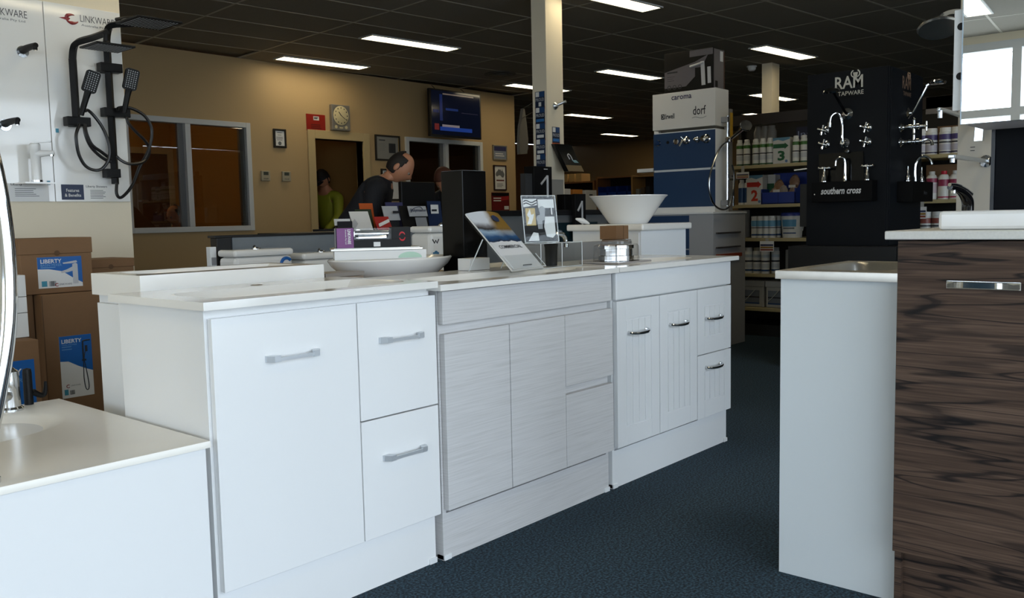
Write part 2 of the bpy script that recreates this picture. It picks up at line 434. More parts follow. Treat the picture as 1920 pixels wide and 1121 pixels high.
# inner windows of the back wall
def inner_window(name, x0, x1, z0, z1, split, shutter=False):
    g = struct(name); f = MB(); t = .055
    for b in ((x0+t, x1-t, z0, z0+t), (x0+t, x1-t, z1-t, z1), (x0, x0+t, z0, z1), (x1-t, x1, z0, z1), (split-.03, split+.03, z0+t, z1-t)):
        f.box(b[0], b[1], W-.03, W+.1, b[2], b[3], .004)
    S_(f.build('window_frame', ALU, g))
    S_(MB().box(x0+t, split-.03, W+.03, W+.036, z0+t, z1-t).build('pane', DGLASS, g))
    S_(MB().box(split+.03, x1-t, W+.01, W+.016, z0+t, z1-t).build('pane', DGLASS, g))
    f = MB()
    for b in ((split-.09, split-.03, z0+t, z1-t), (x1-t-.06, x1-t, z0+t, z1-t)): f.box(b[0], b[1], W+.02, W+.06, b[2], b[3])
    S_(f.build('sash_stile', M('grey_sash', '#77797c', .4, .5), g))
inner_window('window_1', 4.12, 5.54, 1.0, 2.17, 4.80)
inner_window('window_2', 7.82, 9.27, .93, 2.15, 8.56)
# doorway in the back wall
d = struct('door_1')
f = MB()
for b in ((6.30, 6.40, 0, 2.15), (7.12, 7.22, 0, 2.15), (6.40, 7.12, 2.05, 2.15)): f.box(b[0], b[1], W-.025, W+.12, b[2], b[3], .004)
S_(f.build('architrave', TRIMM, d))
# rooms behind
wall('wall_office', [(2.30, 2.42, W+.12, 11.7, 0, H), (2.42, 9.9, 11.6, 11.7, 0, H), (6.22, 6.30, W+.12, 11.6, 0, H), (7.4, 7.48, W+.12, 11.6, 0, H)], M('office_tan_paint', '#a9834c', .6))
d = struct('door_2'); f = MB()
for b in ((5.55, 5.62, 0, 2.12), (6.14, 6.218, 0, 2.12), (5.62, 6.14, 2.04, 2.12)): f.box(b[0], b[1], 11.54, 11.6, b[2], b[3])
S_(f.build('door_frame', M('pale_door_frame', '#b9ab90', .4), d)); S_(MB().box(5.62, 6.14, 11.56, 11.6, 0, 2.04).build('door_leaf', M('brown_door', '#5d4023', .4), d))
wall('trim_1', [(4.02, 4.12, W+.13, W+.2, .2, 2.5)], M('red_curtain_edge', '#5a1409', .7))

# columns
def column(x0, y0, s, t, lab):
    return S_(MB().box(x0, x0+s, y0, y0+t, 0, H).build(lab, CREAM))
column(5.64, 4.51, .214, .147, 'column'); column(10.19, 4.70, .20, .13, 'column')

# ceiling lights
def light(x0, y0, first=[None]):
    lab = 'recessed fluorescent ceiling light '
    if first[0] is None:
        t = thing('ceiling_light', 'x', 'ceiling light', (0, 0, 0), GA, 'fluorescent ceiling lights')
        f = MB()
        for b in ((0, 1.12, 0, .018), (0, 1.12, .212, .23), (0, .018, .018, .212), (1.102, 1.12, .018, .212)): f.box(b[0], b[1], b[2], b[3], 0, .02)
        f.build('frame', ALU, t, local=True); MB().box(.018, 1.102, .018, .212, .004, .016).build('diffuser', LAMPM, t, local=True)
        first[0] = t, tree_of(t)
        t.location = (x0, y0, H-.012); return t
    return dup(first[0][0], (x0, y0, H-.012), None, None, first[0][1])
LIGHTS = [(5.69, 6.68, 'long ceiling light over the middle of the shop, left of the near column'), (5.72, 8.17, 'ceiling light closest to the beige back wall, above the clock'),
    (9.09, 4.25, 'bright ceiling light above and left of the charcoal tap stand'), (9.06, 6.28, 'ceiling light directly left of the tap box on the display tower'),
    (9.05, 7.78, 'ceiling light passing behind the near column'), (12.6, 5.99, 'ceiling light passing behind the far column'),
    (14.9, 7.24, 'small distant ceiling light left of the far column'), (12.4, 9.37, 'ceiling light beside the near column, lower right of it'),
    (15.9, 11.07, 'lowest most distant ceiling light above the trade shelving'), (5.66, 4.22, 'ceiling light cut by the top edge of the picture'),
    (9.15, 2.40, 'ceiling light half hidden behind the mirror cabinet'), (-4.0, 2.1, 'ceiling light seen only in the mirror'),
    (2.26, 4.3, 'ceiling light over the left wall display, above the picture'), (2.26, 2.25, 'ceiling light over the vanity row, above the picture'), (-1.14, 2.4, 'ceiling light over the near left corner, out of the picture'),
    (2.26, .25, 'ceiling light straight above the timber vanity, out of the picture'), (-1.14, .3, 'ceiling light behind the viewpoint by the entrance'), (-1.14, 4.3, 'ceiling light above the left display boards, out of the picture'), (5.66, 2.1, 'ceiling light over the aisle in front of the charcoal stand')]
for x, y, lab in LIGHTS: light(x, y)['label'] = lab
v = thing('ceiling_vent', 'round dark ceiling air vent near the television', 'vent', (8.35, 7.41, H-.02))
mb = MB()
for r_, z in ((.20, 0), (.15, -.012), (.10, -.022)): mb.lathe([(r_-.03, z), (r_, z), (r_, z+.006), (r_-.03, z+.006)], (8.35, 7.41, H-.012), 20)
mb.lathe([(.0, 0), (.06, 0), (.06, .03), (0, .03)], (8.35, 7.41, H-.035), 16); mb.build('vent_rings', M('grey_vent', '#5d5a55', .6), v)
v = thing('smoke_detector', 'small white smoke detector on the ceiling beside the far column', 'detector', (10.25, 4.99, H-.04))
MB().lathe([(0, -.045), (.03, -.045), (.045, -.03), (.05, 0), (.06, .0), (.06, .012)], (10.25, 4.99, H-.012), 16).build('detector_body', WSATIN, v)
# ------------------------------------------------------------------ vanity row
def carcass(mb, x0, x1, y0, y1, z0, z1, t=.016, bottom=.15):
    """open topped cabinet box: sides, back, bottom, front rail, kick"""
    mb.box(x0, x0+t, y0, y1, z0, z1); mb.box(x1-t, x1, y0, y1, z0, z1); mb.box(x0+t, x1-t, y1-t, y1, z0, z1)
    mb.box(x0+t, x1-t, y0+t, y1-t, bottom, bottom+t); mb.box(x0+t, x1-t, y0, y0+t, z0, bottom); return mb
def bar_handle(x0, x1, z, y, parent):
    """flat chrome pull with two curved feet"""
    mb = MB(); d = .026
    for a, b in ((x0, x0+.02), (x1-.02, x1)):
        s = 1 if a == x0 else -1; a0 = a if s > 0 else b
        mb.prism([(0, 0), (.018, 0), (.031, -.019), (.031, -d), (.012, -d), (0, -.008)], (a0, y, z-.012), (s, 0, 0), (0, 1, 0), (0, 0, .016))
    mb.box(x0+.0305, x1-.0305, y-d+.001, y-d+.007, z-.0105, z-.0015)
    return mb.build('handle', M('satin_nickel', '#d2d7dc', .35, .65), parent)
def bow_handle(xc, z, y, parent):
    mb = MB(); w_ = .064
    mb.tube([(xc-w_, y, z), (xc-w_, y-.014, z-.002), (xc-w_*.6, y-.026, z-.004), (xc, y-.029, z-.005), (xc+w_*.6, y-.026, z-.004), (xc+w_, y-.014, z), (xc+w_, y, z+.002)],
            [.007, .006, .0065, .007, .0065, .006, .007], 8, 4)
    return mb.build('handle', CHROME, parent)
def foot_clip(x, y, parent, w_=.03):
    return MB().box(x-w_, x+.0015, y-.006, y+.03, 0, .018, .002).build('foot_clip', WSATIN, parent)

# left: gloss white with door and two drawers
t = thing('vanity_cabinet', 'gloss white vanity with one door and two drawers with straight chrome handles', 'vanity', (1.11, 1.968, 0))
carcass(MB(), 1.115, 1.865, 1.968, 2.410, 0, .868).box(1.131, 1.849, 1.968, 1.984, .80, .868).build('carcass', WHITE, t)
dr = MB().box(1.123, 1.567, 1.947, 1.966, .157, .843, .0012).build('door', WHITE, t)
bar_handle(1.268, 1.432, .730, 1.947, dr)
for z0, z1, hz in ((.507, .843, .734), (.157, .503, .389)):
    p = MB().box(1.571, 1.873, 1.947, 1.966, z0, z1, .0012).build('drawer', WHITE, t); bar_handle(1.645, 1.812, hz, 1.947, p)
foot_clip(1.865, 1.968, t)
top = MB().bench(1.085, 1.853, 1.912, 2.405, .868, .888, 1.49, 2.12, .33, .14, .055, 7).build('benchtop', WTOP, t)
mb = MB().lathe([(.0, .004), (.012, .005), (.022, .002), (.026, 0)], (1.49, 2.16, .836), 20); mb.build('waste', CHROME, top)
mb = MB().lathe([(.0, .0006), (.017, .0006), (.019, 0)], (1.49, 2.315, .888), 20); mb.build('tap_hole', M('tap_hole_shade', '#6a5a44', .6), top)

# middle: pale ash laminate, three fronts under a fixed fascia
t = thing('vanity_cabinet', 'pale woodgrain vanity with handleless doors in the middle of the row', 'vanity', (1.885, 1.955, 0))
carcass(MB(), 1.886, 2.792, 1.955, 2.395, 0, .857).box(1.902, 2.776, 1.955, 1.971, .70, .857).box(2.46, 2.776, 1.955, 1.971, .41, .48).build('carcass', PALE, t)
MB().box(1.888, 2.790, 1.931, 1.953, .750, .853, .0012).build('fascia', PALE, t)
MB().box(1.893, 2.194, 1.931, 1.953, .165, .720, .0012).build('door', PALE, t)
MB().box(2.198, 2.496, 1.931, 1.953, .165, .720, .0012).build('door', PALE, t)
MB().box(2.499, 2.797, 1.931, 1.953, .462, .720, .0012).build('drawer', PALE, t)
MB().box(2.499, 2.797, 1.931, 1.953, .165, .431, .0012).build('drawer', PALE, t)
for xx in (1.916, 2.792): foot_clip(xx, 1.955, t)
top = MB().bench(1.857, 2.804, 1.905, 2.405, .857, .876, 2.33, 2.10, .40, .12, .045, 3.5).build('benchtop', WTOP, t)
MB().lathe([(.0, .004), (.012, .005), (.022, .002), (.026, 0)], (2.33, 2.13, .833), 20).build('waste', CHROME, top)

# right: satin white with routed doors
t = thing('vanity_cabinet', 'white vanity with grooved panel doors and bowed chrome handles at the aisle end', 'vanity', (2.815, 1.955, 0))
carcass(MB(), 2.818, 3.760, 1.955, 2.395, 0, .858).box(2.834, 3.744, 1.955, 1.971, .70, .858).build('carcass', WSATIN, t)
MB().box(2.822, 3.763, 1.932, 1.953, .746, .857, .006).build('fascia', WSATIN, t)
def routed(name, x0, x1, z0, z1, beads, ztop=None, hz=None):
    """front with a routed, vertically beaded field; grooves are cut as narrow sunk channels"""
    mb = MB(); y = 1.932; g = .0045; dp = .003
    mx, mz = .062, .075
    fx0, fx1, fz0, fz1 = x0+mx, x1-mx, z0+mz, z1-mz
    mb.box(x0, x1, y+dp, 1.953, z0, z1, .004)
    # raised outer frame and bead strips leave the grooves between them
    mb.box(x0, fx0, y, y+dp*1.5, z0, z1, .0014); mb.box(fx1, x1, y, y+dp*1.5, z0, z1, .0014)
    mb.box(fx0, fx1, y, y+dp*1.5, z0, fz0, .0014); mb.box(fx0, fx1, y, y+dp*1.5, fz1, z1, .0014)
    n = beads; wd = (fx1-fx0-g*(n+1))/n
    for k in range(n):
        a = fx0+g+k*(wd+g); mb.box(a, a+wd, y, y+dp*1.5, fz0+g, fz1-g, .0014)
    return mb.build(name, WSATIN, t)
for (x0, x1) in ((2.827, 3.135), (3.139, 3.448)):
    p = routed('door', x0, x1, .164, .742, 4); bow_handle((x0+x1)/2-.012, .614, 1.932, p)
for (z0, z1, hz) in ((.450, .742, .610), (.160, .446, .389)):
    p = routed('drawer', 3.452, 3.763, z0, z1, 4); bow_handle(3.588, hz, 1.932, p)
foot_clip(2.848, 1.955, t); foot_clip(3.762, 1.955, t)
top = MB().bench(2.808, 3.785, 1.903, 2.405, .858, .877, 3.28, 2.10, .34, .12, .045, 2.4).build('benchtop', WTOP, t)
MB().lathe([(.0, .004), (.012, .005), (.022, .002), (.026, 0)], (3.28, 2.13, .834), 20).build('waste', CHROME, top)

# back to back row behind
t = thing('vanity_cabinet', 'white vanity backing onto the gloss one, with a thick square-edged basin top', 'vanity', (1.19, 2.43, 0))
carcass(MB(), 1.192, 1.80, 2.412, 2.70, 0, .868).build('carcass', WSATIN, t)
MB().box(1.176, 1.191, 2.413, 2.68, .10, .845, .001).build('door', WSATIN, t)
MB().bench(1.18, 1.812, 2.412, 2.72, .868, .932, 1.50, 2.59, .27, .10, .05, 9).build('basin_top', WTOP, t)
t = thing('vanity_cabinet', 'low backing vanity carrying the oval basin and the stacked boxes', 'vanity', (1.86, 2.42, 0))
carcass(MB(), 1.83, 2.795, 2.42, 2.86, 0, .825).build('carcass', WSATIN, t)
MB().box(1.82, 2.80, 2.412, 2.88, .825, .846, .003).build('benchtop', M('brown_top', '#8a7355', .5), t)
tag(MB().box(2.805, 3.66, 2.412, 2.43, 0, .957, .002).build('splash_panel', M('grey_satin_panel', '#7e7d7c', .4, mottle=.05)), 'grey upstand panel behind the white end vanity top', 'panel')

# white tall vanity with conical basin
t = thing('vanity_cabinet', 'white bench unit under the cone-shaped basin behind the row', 'vanity', (3.86, 2.48, 0))
MB().box(3.87, 4.32, 2.49, 2.93, 0, .995, .002).build('carcass', WSATIN, t)
MB().box(3.862, 3.869, 2.50, 2.70, .12, .985, .001).build('door', WSATIN, t); MB().box(3.862, 3.869, 2.705, 2.92, .12, .985, .001).build('door', WSATIN, t)
MB().box(3.845, 4.345, 2.465, 2.955, .995, 1.03, .008).build('benchtop', WTOP, t)
t = thing('conical_basin', 'white cone-shaped vessel basin on the tall bench unit', 'basin', (4.07, 2.70, 1.03))
MB().lathe([(0, .0), (.100, 0), (.108, .006), (.20, .138), (.212, .147), (.212, .151), (.203, .151), (.19, .14), (.09, .02), (0, .015)], (4.07, 2.70, 1.03), 40).build('bowl', CERAM, t)
tag(MB().tube([(3.93, 2.86, 1.034), (3.90, 2.885, 1.050), (3.86, 2.90, 1.062)], [.004, .016, .004], 8, 4).build('paper_curl', PAPER), 'curled white tag beside the conical basin', 'tag')

# oval basin with stacked boxes
t = thing('oval_basin', 'white oval bowl basin carrying flat boxes behind the row', 'basin', (2.30, 2.63, .846))
MB().lathe([(0, 0), (.17, 0), (.20, .012), (.255, .055), (.272, .078), (.266, .084), (.25, .076), (.16, .025), (0, .02)], (2.30, 2.63, .846), 40, 1, .72).build('bowl', CERAM, t)
RZ = R(-36); bx0, by0 = 2.225, 2.625
t = thing('flat_box', 'flat white box lying across the oval basin', 'box', (bx0+.005, by0-.004, .928), RZ)
MB().box(-.170, .172, -.085, .10, 0, .034, .001).build('carton', PAPER, t, local=True)
mb = MB().prism([(.045*math.cos(PI*k/12), .022*math.sin(PI*k/12)) for k in range(13)], (.11, -.0853, .004), (1, 0, 0), (0, 0, 1), (0, -.0006, 0)); mb.build('green_swoosh', M('pale_green_print', '#a9c9b4', .4), t, local=True)
t = thing('brushed_tray', 'thin silver tray on top of the flat white box', 'tray', (bx0, by0, .9625), RZ)
MB().box(-.176, .165, -.09, .10, 0, .008, .001).box(-.165, .155, -.08, .09, .008, .0095).build('tray', STEEL, t, local=True)
t = thing('tapware_box', 'dark tapware box with purple end panel and window on the silver tray', 'box', (bx0-.02, by0, .972), RZ)
MB().box(-.14, .14, -.045, .055, 0, .030).box(-.14, -.072, -.045, .055, .030, .076, .001).box(.068, .14, -.045, .055, .030, .076, .001).build('carton', MATTB, t, local=True)
MB().box(-.136, -.074, -.0465, -.045, .001, .075).build('purple_panel', PURP, t, local=True)
MB().box(-.1415, -.14, -.044, .054, .002, .074).build('end_print', M('grey_print', '#8e8c92', .4), t, local=True)
MB().box(-.072, .068, -.045, .055, .030, .073).build('clear_window', ACRYL, t, local=True)
MB().tube([(-.068, 0, .052), (.060, 0, .052)], .014, 12, 0).tube([(-.055, 0, .052), (-.055, .03, .052)], .017, 10, 0).tube([(-.055, -.02, .038), (.05, -.02, .038)], .008, 8, 0).build('chrome_mixer', CHROME, t, local=True)
text('LINKWARE', (-.096, -.0466, .070), t, PAPER, .055, .012, u=(0, 0, -1), v=(1, 0, 0), bold=.02, local=True)
text('Australia Pty Ltd', (-.106, -.0466, .070), t, PAPER, .055, .006, u=(0, 0, -1), v=(1, 0, 0), bold=.01, local=True)
MB().box(.0, .025, -.0465, -.045, .004, .021).build('price_label', PAPER, t, local=True)
mb = MB()
for a0 in (.4, 3.5):
    mb.tube([(.108+.011*math.cos(a0+k*.32), -.0465, .040+.015*math.sin(a0+k*.32)) for k in range(9)], [.0013+.0006*min(k, 8-k) for k in range(9)], 6, 2)
mb.build('red_emblem', M('emblem_red', '#c8323c', .4), t, local=True)
t = thing('vanity_cabinet', 'plain backing cabinet behind the grey upstand panel', 'vanity', (3.3, 2.65, 0))
carcass(MB(), 2.83, 3.79, 2.436, 2.86, 0, .84).build('carcass', WSATIN, t); MB().box(2.825, 3.80, 2.432, 2.87, .84, .86, .002).build('benchtop', WSATIN, t)
# laminate samples on the bench
for k, (x, y, z, dx, dy, hh, c, lab) in enumerate(((1.845, 2.49, .847, .15, .13, .02, '#7c5d3a', 'brown laminate sample at the bottom of the little stack'),
        (1.868, 2.47, .868, .16, .11, .012, '#8d7d6d', 'taupe laminate sample in the middle of the little stack'), (1.862, 2.47, .881, .17, .11, .014, '#8c847c', 'grey laminate sample on top of the little stack'))):
    q = MB().box(x, x+dx, y, y+dy, z, z+hh, .001).build('laminate_sample', M('sample_%d' % k, c, .4, mottle=.1)); tag(q, lab, 'sample', 'laminate samples')
# ------------------------------------------------------------------ low white unit at the near left
t = thing('bath_vanity', 'low white unit with moulded oval bowl at the near left end of row', 'vanity', (.6, 2.36, 0))
MB().box(.06, 1.088, 1.940, 2.79, 0, .534, .002).build('body', WHITE, t)
MB().bench(.05, 1.096, 1.930, 2.80, .536, .552, .60, 2.545, .40, .215, .07, 2.2, 64, True).build('moulded_top', M('cream_moulded_top', '#efebe2', .25), t)
t = thing('basin_mixer', 'chrome basin mixer on the near left moulded top', 'tap', (.925, 2.735, .552))
x, y, z = .937, 2.735, .552
MB().lathe([(.033, 0), (.033, .006), (.027, .012), (.026, .06), (.0265, .062), (.0265, .09), (.024, .112), (.014, .122), (0, .124)], (x, y, z), 24).build('body', CHROME, t)
MB().tube([(x-.01, y-.01, z+.045), (x-.05, y-.06, z+.062), (x-.085, y-.105, z+.058)], [.018, .014, .012], 10).build('spout', CHROME, t)
MB().tube([(x, y, z+.118), (x-.02, y-.03, z+.128), (x-.05, y-.07, z+.132)], [.014, .009, .006], 8).build('lever', CHROME, t)
t = thing('black_lever_tap', 'small black tap with upturned lever behind the chrome mixer', 'tap', (.985, 2.77, .552))
x, y, z = 1.003, 2.782, .552
MB().lathe([(.0125, 0), (.0125, .095), (.011, .106), (0, .109)], (x, y, z), 16).build('body', MATTB, t)
MB().tube([(x+.012, y, z+.036), (x+.034, y-.0, z+.022), (x+.046, y, z+.028), (x+.050, y, z+.062)], [.010, .008, .007, .004], 8, 4).build('lever', MATTB, t)
# tall chrome gooseneck at the edge of the frame
t = thing('gooseneck_tap', 'tall chrome gooseneck tap arching at the left picture edge', 'tap', (.62, 1.975, .552))
x, y, z = .62, 1.985, .552
MB().lathe([(.030, 0), (.030, .01), (.022, .016), (.022, .05), (.017, .06)], (x, y, z), 20).build('base', CHROME, t)
MB().tube([(.62, 1.985, .60), (.655, 1.985, .72), (.684, 1.985, .86), (.694, 1.985, 1.0), (.686, 1.985, 1.16), (.660, 1.985, 1.30), (.615, 1.985, 1.42), (.54, 1.985, 1.48), (.46, 1.985, 1.45), (.42, 1.985, 1.36)], .0165, 14, 6).build('spout', CHROME, t)

# ------------------------------------------------------------------ dark timber vanity at the right
t = thing('timber_vanity', 'dark zebra-grain timber vanity with speckled top at the right edge', 'vanity', (2.6, .40, 0))
mb = MB(); mb.box(2.400, 2.84, .735, .752, 0, .99).box(2.400, 2.84, .05, .067, 0, .99).box(2.82, 2.838, .067, .735, 0, .99); mb.build('carcass', DARKW, t)
MB().box(2.420, 2.436, .067, .735, 0, .168).build('kickboard', DARKW, t)
p = MB().box(2.380, 2.398, .055, .752, .168, .992, .0012).build('door', DARKW, t)
mb = MB(); mb.box(2.3785, 2.3803, .468, .633, .8735, .8935, .0005)
mb.box(2.374, 2.3785, .470, .631, .8745, .8765, .0005).box(2.374, 2.3785, .470, .631, .8905, .8925, .0005)
K = 12; L_ = .161
mb.add([(2.3778-.0015*math.sin(PI*i/K)-.0022+.0045*c*math.cos(2.2*PI*i/K), .6315-L_*i/K, .8765+.014*c) for c in (0, 1) for i in range(K+1)], [(i, i+1, K+2+i, K+1+i) for i in range(K)]); mb.build('handle', CHROME, p)
MB().box(2.355, 2.85, .04, .778, .996, 1.018, .003).build('benchtop', STONE, t)
t = thing('counter_basin', 'white rectangular bench basin on the speckled top at the right edge', 'basin', (2.58, .5, 1.018))
mb = MB(); mb.box(2.42, 2.44, .10, .668, 1.0185, 1.066, .009)
mb.box(2.70, 2.72, .10, .668, 1.0185, 1.064, .009).box(2.43, 2.71, .646, .666, 1.0185, 1.063, .008).box(2.43, 2.71, .102, .12, 1.0185, 1.063, .008).box(2.43, 2.71, .11, .656, 1.0187, 1.03); mb.build('bowl', CERAM, t)
t = thing('black_mixer', 'glossy black mixer with chrome lever behind the rectangular basin', 'tap', (2.765, .70, 1.018))
x, y = 2.775, .690
MB().lathe([(.028, 0), (.027, .006), (.021, .01)], (x+.01, y, 1.0185), 16).build('base_ring', CHROME, t)
MB().tube([(x+.012, y, 1.022), (x+.014, y, 1.062), (x+.008, y, 1.095), (x-.03, y+.004, 1.117), (x-.075, y+.008, 1.127), (x-.125, y+.012, 1.131)], [.019, .0165, .0165, .0125, .010, .0075], 12).build('spout', M('gloss_black', '#08080a', .08, coat=.5), t)
MB().tube([(x+.006, y-.006, 1.112), (x-.03, y, 1.1265), (x-.08, y+.006, 1.136), (x-.128, y+.012, 1.138)], [.0105, .008, .006, .005], 10).tube([(x-.10, y+.010, 1.124), (x-.10, y+.010, 1.115)], .007, 10, 0).build('lever', CHROME, t)
# display wall behind it, with mirror cabinet
t = thing('display_partition', 'charcoal display partition behind the dark timber vanity', 'partition', (2.88, .3, 0))
MB().box(2.865, 2.905, -.25, .640, 0, 2.25, .002).build('black_board', M('navy_black_board', '#0c0f14', .6, spec=.12), t)
MB().box(2.862, 2.868, .640, .650, 0, 2.25).build('edge_strip', M('edge_grey', '#2a2e34', .4), t)
t = thing('mirror_cabinet', 'wall mirror cabinet reflecting the bright shop windows', 'mirror', (2.73, .3, 1.2955))
MB().box(2.615, 2.862, -.22, .665, 1.2965, 1.92, .001).build('cabinet', M('mirror_cabinet_white', '#a9a7ac', .5), t)
MB().box(2.603, 2.613, -.22, .6665, 1.2955, 1.921, .001).build('mirror_glass', [MIRROR], t)
mb = MB().box(2.6025, 2.6135, .6665, .6685, 1.2955, 1.921); mb.build('glass_edge', M('glass_edge', '#a9bccb', .1), t)
mb = MB().box(2.616, 2.632, .6655, .692, 1.3345, 1.60, .002); mb.build('door_edge', WSATIN, t)
mb = MB()
for zz in (1.425, 1.555): mb.lathe([(0, 0), (.010, 0), (.010, .0012), (0, .0012)], (2.6155, .674, zz), 16, axis=(-1, 0, 0))
mb.build('finger_hole', MATTB, t)
# pale board with wall spouts, further back
t = thing('spout_display_board', 'pale grey display board carrying chrome wall spouts at the right', 'board', (4.03, .7, 0))
MB().box(4.0, 4.04, .25, 1.035, 0, 2.3, .002).build('board', M('pale_grey_board', '#b8b3a8', .5), t)
lines((3.9985, .985, 1.320), t, INK, .022, 2, .014, u=NX)
def wall_spout(name, lab, y, z, L, drop, sq, x=4.0):
    q = thing(name, lab, 'spout', (x, y, z))
    MB().lathe([(.024, 0), (.024, .007), (.010, .012)], (x, y, z), 16, axis=(-1, 0, 0)).build('flange', CHROME, q)
    mb = MB()
    mb.box(x-L, x-.004, y-.012, y+.012, z-.007, z+.007, .003) if sq else mb.tube([(x-.004, y, z), (x-L*.9, y, z+.004), (x-L, y, z)], [.010, .008, .007], 10, 4)
    mb.tube([(x-L+.016, y, z), (x-L+.016, y, z-drop)], .009, 10, 0); mb.build('spout_arm', SATIN, q)
wall_spout('wall_spout', 'slim chrome wall spout left of the mirror cabinet', .985, 1.437, .45, .028, False)
wall_spout('wall_spout', 'flat square chrome wall spout below the mirror cabinet', .925, 1.262, .50, .022, True)
t = thing('wall_spout', 'short chrome spout hanging under the mirror cabinet on the pale board', 'spout', (4.0, .935, 1.38))
MB().box(3.93, 4.0, .915, .955, 1.392, 1.432, .003).prism([(0, 0), (.030, 0), (.026, -.085), (-.004, -.085)], (3.915, .948, 1.425), (0, -1, 0), (0, 0, 1), (.03, 0, 0)).build('spout_arm', CHROME, t)
t = thing('shower_rose', 'round chrome shower rose near the top, left of the mirror cabinet', 'shower head', (4.0, 1.06, 1.80))
MB().lathe([(0, .0), (.075, 0), (.08, .006), (.075, .014), (.02, .022), (.012, .035), (0, .036)], (3.80, 1.06, 1.775), 28, axis=(.35, .15, 1)).build('rose', M('aged_chrome', '#8f8d88', .25, .9), t)
MB().tube([(4.0, 1.0, 1.86), (3.92, 1.03, 1.86), (3.83, 1.055, 1.835), (3.81, 1.06, 1.80)], .009, 8, 4).build('shower_arm', CHROME, t)

# ------------------------------------------------------------------ stainless sink unit beside it
t = thing('sink_unit', 'white sink cabinet with stainless top seen end-on beside the timber vanity', 'sink', (2.7, .95, 0))
MB().box(2.45, 2.468, .757, 1.100, 0, .881, .001).build('end_panel', M('white_gloss_panel', '#d6dcde', .25), t)
carcass(MB(), 2.4685, 2.97, .760, 1.085, .10, .876).build('carcass', WSATIN, t)
MB().box(2.475, 2.965, 1.086, 1.100, .10, .872, .001).build('door', WSATIN, t)
mb = MB().bench(2.43, 3.0, .757, 1.108, .881, .905, 2.73, .945, .225, .125, .14, 6); mb.build('steel_top', STEEL, t)
# ------------------------------------------------------------------ things on the vanity tops
zt = .877
t = thing('black_carton', 'tall glossy black carton standing behind the pale vanity top', 'box', (2.59, 2.50, .847))
MB().box(2.524, 2.660, 2.45, 2.57, .847, 1.263, .002).build('carton', M('gloss_black_card', '#050506', .2, spec=.2), t)
MB().box(2.526, 2.658, 2.452, 2.568, 1.2632, 1.2645).build('worn_top_edge', M('worn_edge', '#6e6e70', .6), t)
# brochure in its acrylic holder, leaning back
t = thing('brochure', 'white commercial brochure with blue and gold cover leaning in a clear holder', 'brochure', (2.5, 2.12, zt))
o = V3(2.395, 2.085, .884); u = V3(.198, .017, 0); v = V3(-.012, .215, .208); n = u.cross(v).normalized()
mb = MB()       # the top edge bows forward, so the sheet is built in strips
K = 14
for a in range(8):
    for b in range(K):
        def P(i, j):
            s_, r_ = i/8, j/K
            return o+u*s_+v*r_+n*(.030*max(0, r_-.55)**2*4*(4*(s_-.5)**2-1)*-.5)
        mb.add([P(a, b), P(a+1, b), P(a+1, b+1), P(a, b+1)], [(0, 1, 2, 3)])
cov = mb.build('cover', COVER, t)
MB().obox(o-n*.006, u, v, n*.005).build('pages', PAPER, t)
text('COMMERCIAL', o+u*.16+v*.365, t, INK, .14, .017, u=u, v=v, depth=.0015, bold=.01)
lines(o+u*.42+v*.06, t, GREYI, .06, 1, .01, u=u.normalized(), v=v.normalized(), depth=.004)
MB().lathe([(0, 0), (.018, 0), (.018, .0008), (0, .0008)], o+u*.66+v*.86+n*.012, 20, axis=n).build('blue_badge', NAVYP, t)
t = thing('brochure_holder', 'clear acrylic easel holding the commercial brochure', 'stand', (2.5, 2.16, zt))
mb = MB(); oo = o-n*.012-u*.02
mb.obox(oo, u*1.04, v*.98, n*.003).obox(oo+n*.020, u*1.04, v*.22, n*.003).obox(oo, u*1.04, n*.022, v*.012); mb.build('acrylic_sheet', ACRYL, t)
mb = MB()
for s_ in (0, 1.0):
    q0 = oo+u*s_+v*.58; MB().tube([q0, V3(q0.x-.015, q0.y+.06, zt+.002)], .0022, 6, 0).build('support_leg', EDGE, t)
mb.tube([oo+v*.22+n*.022, oo+v*.0+n*.022, oo+u*1.04+n*.022, oo+u*1.04+v*.22+n*.022], .0018, 6, 0); mb.build('acrylic_edge', EDGE, t)
tag(MB().box(2.42, 2.53, 2.32, 2.385, zt, zt+.045, .001).build('white_card', PAPER), 'small white card behind the brochure holder', 'card')
# clear riser, leaflet holder and black tap
t = thing('acrylic_riser', 'clear acrylic riser box beside the brochure', 'stand', (2.78, 2.2, zt))
a0, a1, b0, b1, z1 = 2.60, 2.86, 2.12, 2.30, .973
mb = MB()
for b in ((a0, a1, b0, b0+.003, zt, z1), (a0, a0+.003, b0, b1, zt, z1), (a1-.003, a1, b0, b1, zt, z1), (a0, a1, b0, b1, z1-.003, z1)): mb.box(*b)
mb.build('acrylic_sheet', ACRYL, t)
mb = MB()
for p, q in (((a0, b0, z1), (a1, b0, z1)), ((a0, b0, zt), (a0, b0, z1)), ((a1, b0, zt), (a1, b0, z1)), ((a0, b0, zt+.002), (a1, b0, zt+.002)), ((a0, b0, z1), (a0, b1, z1)), ((2.73, b0, zt), (2.73, b0, z1))): MB().tube([p, q], .0014, 6, 0).build('acrylic_edge', EDGE, t)
t = thing('leaflet_holder', 'tapware leaflet with valve photo in a clear upright holder', 'leaflet', (2.68, 2.2, z1))
c, s_ = math.cos(R(-18)), math.sin(R(-18)); u = V3(c, s_, 0); nn = V3(s_, -c, 0)
TL = R(8); UP = V3(0, 0, math.cos(TL))-nn*math.sin(TL); nf = nn*math.cos(TL)+V3(0, 0, math.sin(TL))
o = V3(2.612, 2.205, .976); Wd, Ht = .148, .176
panel('leaflet', M('dark_leaflet', '#232325', .6, spec=.15), t, o, u*Wd, UP*Ht, -nf*.0015)
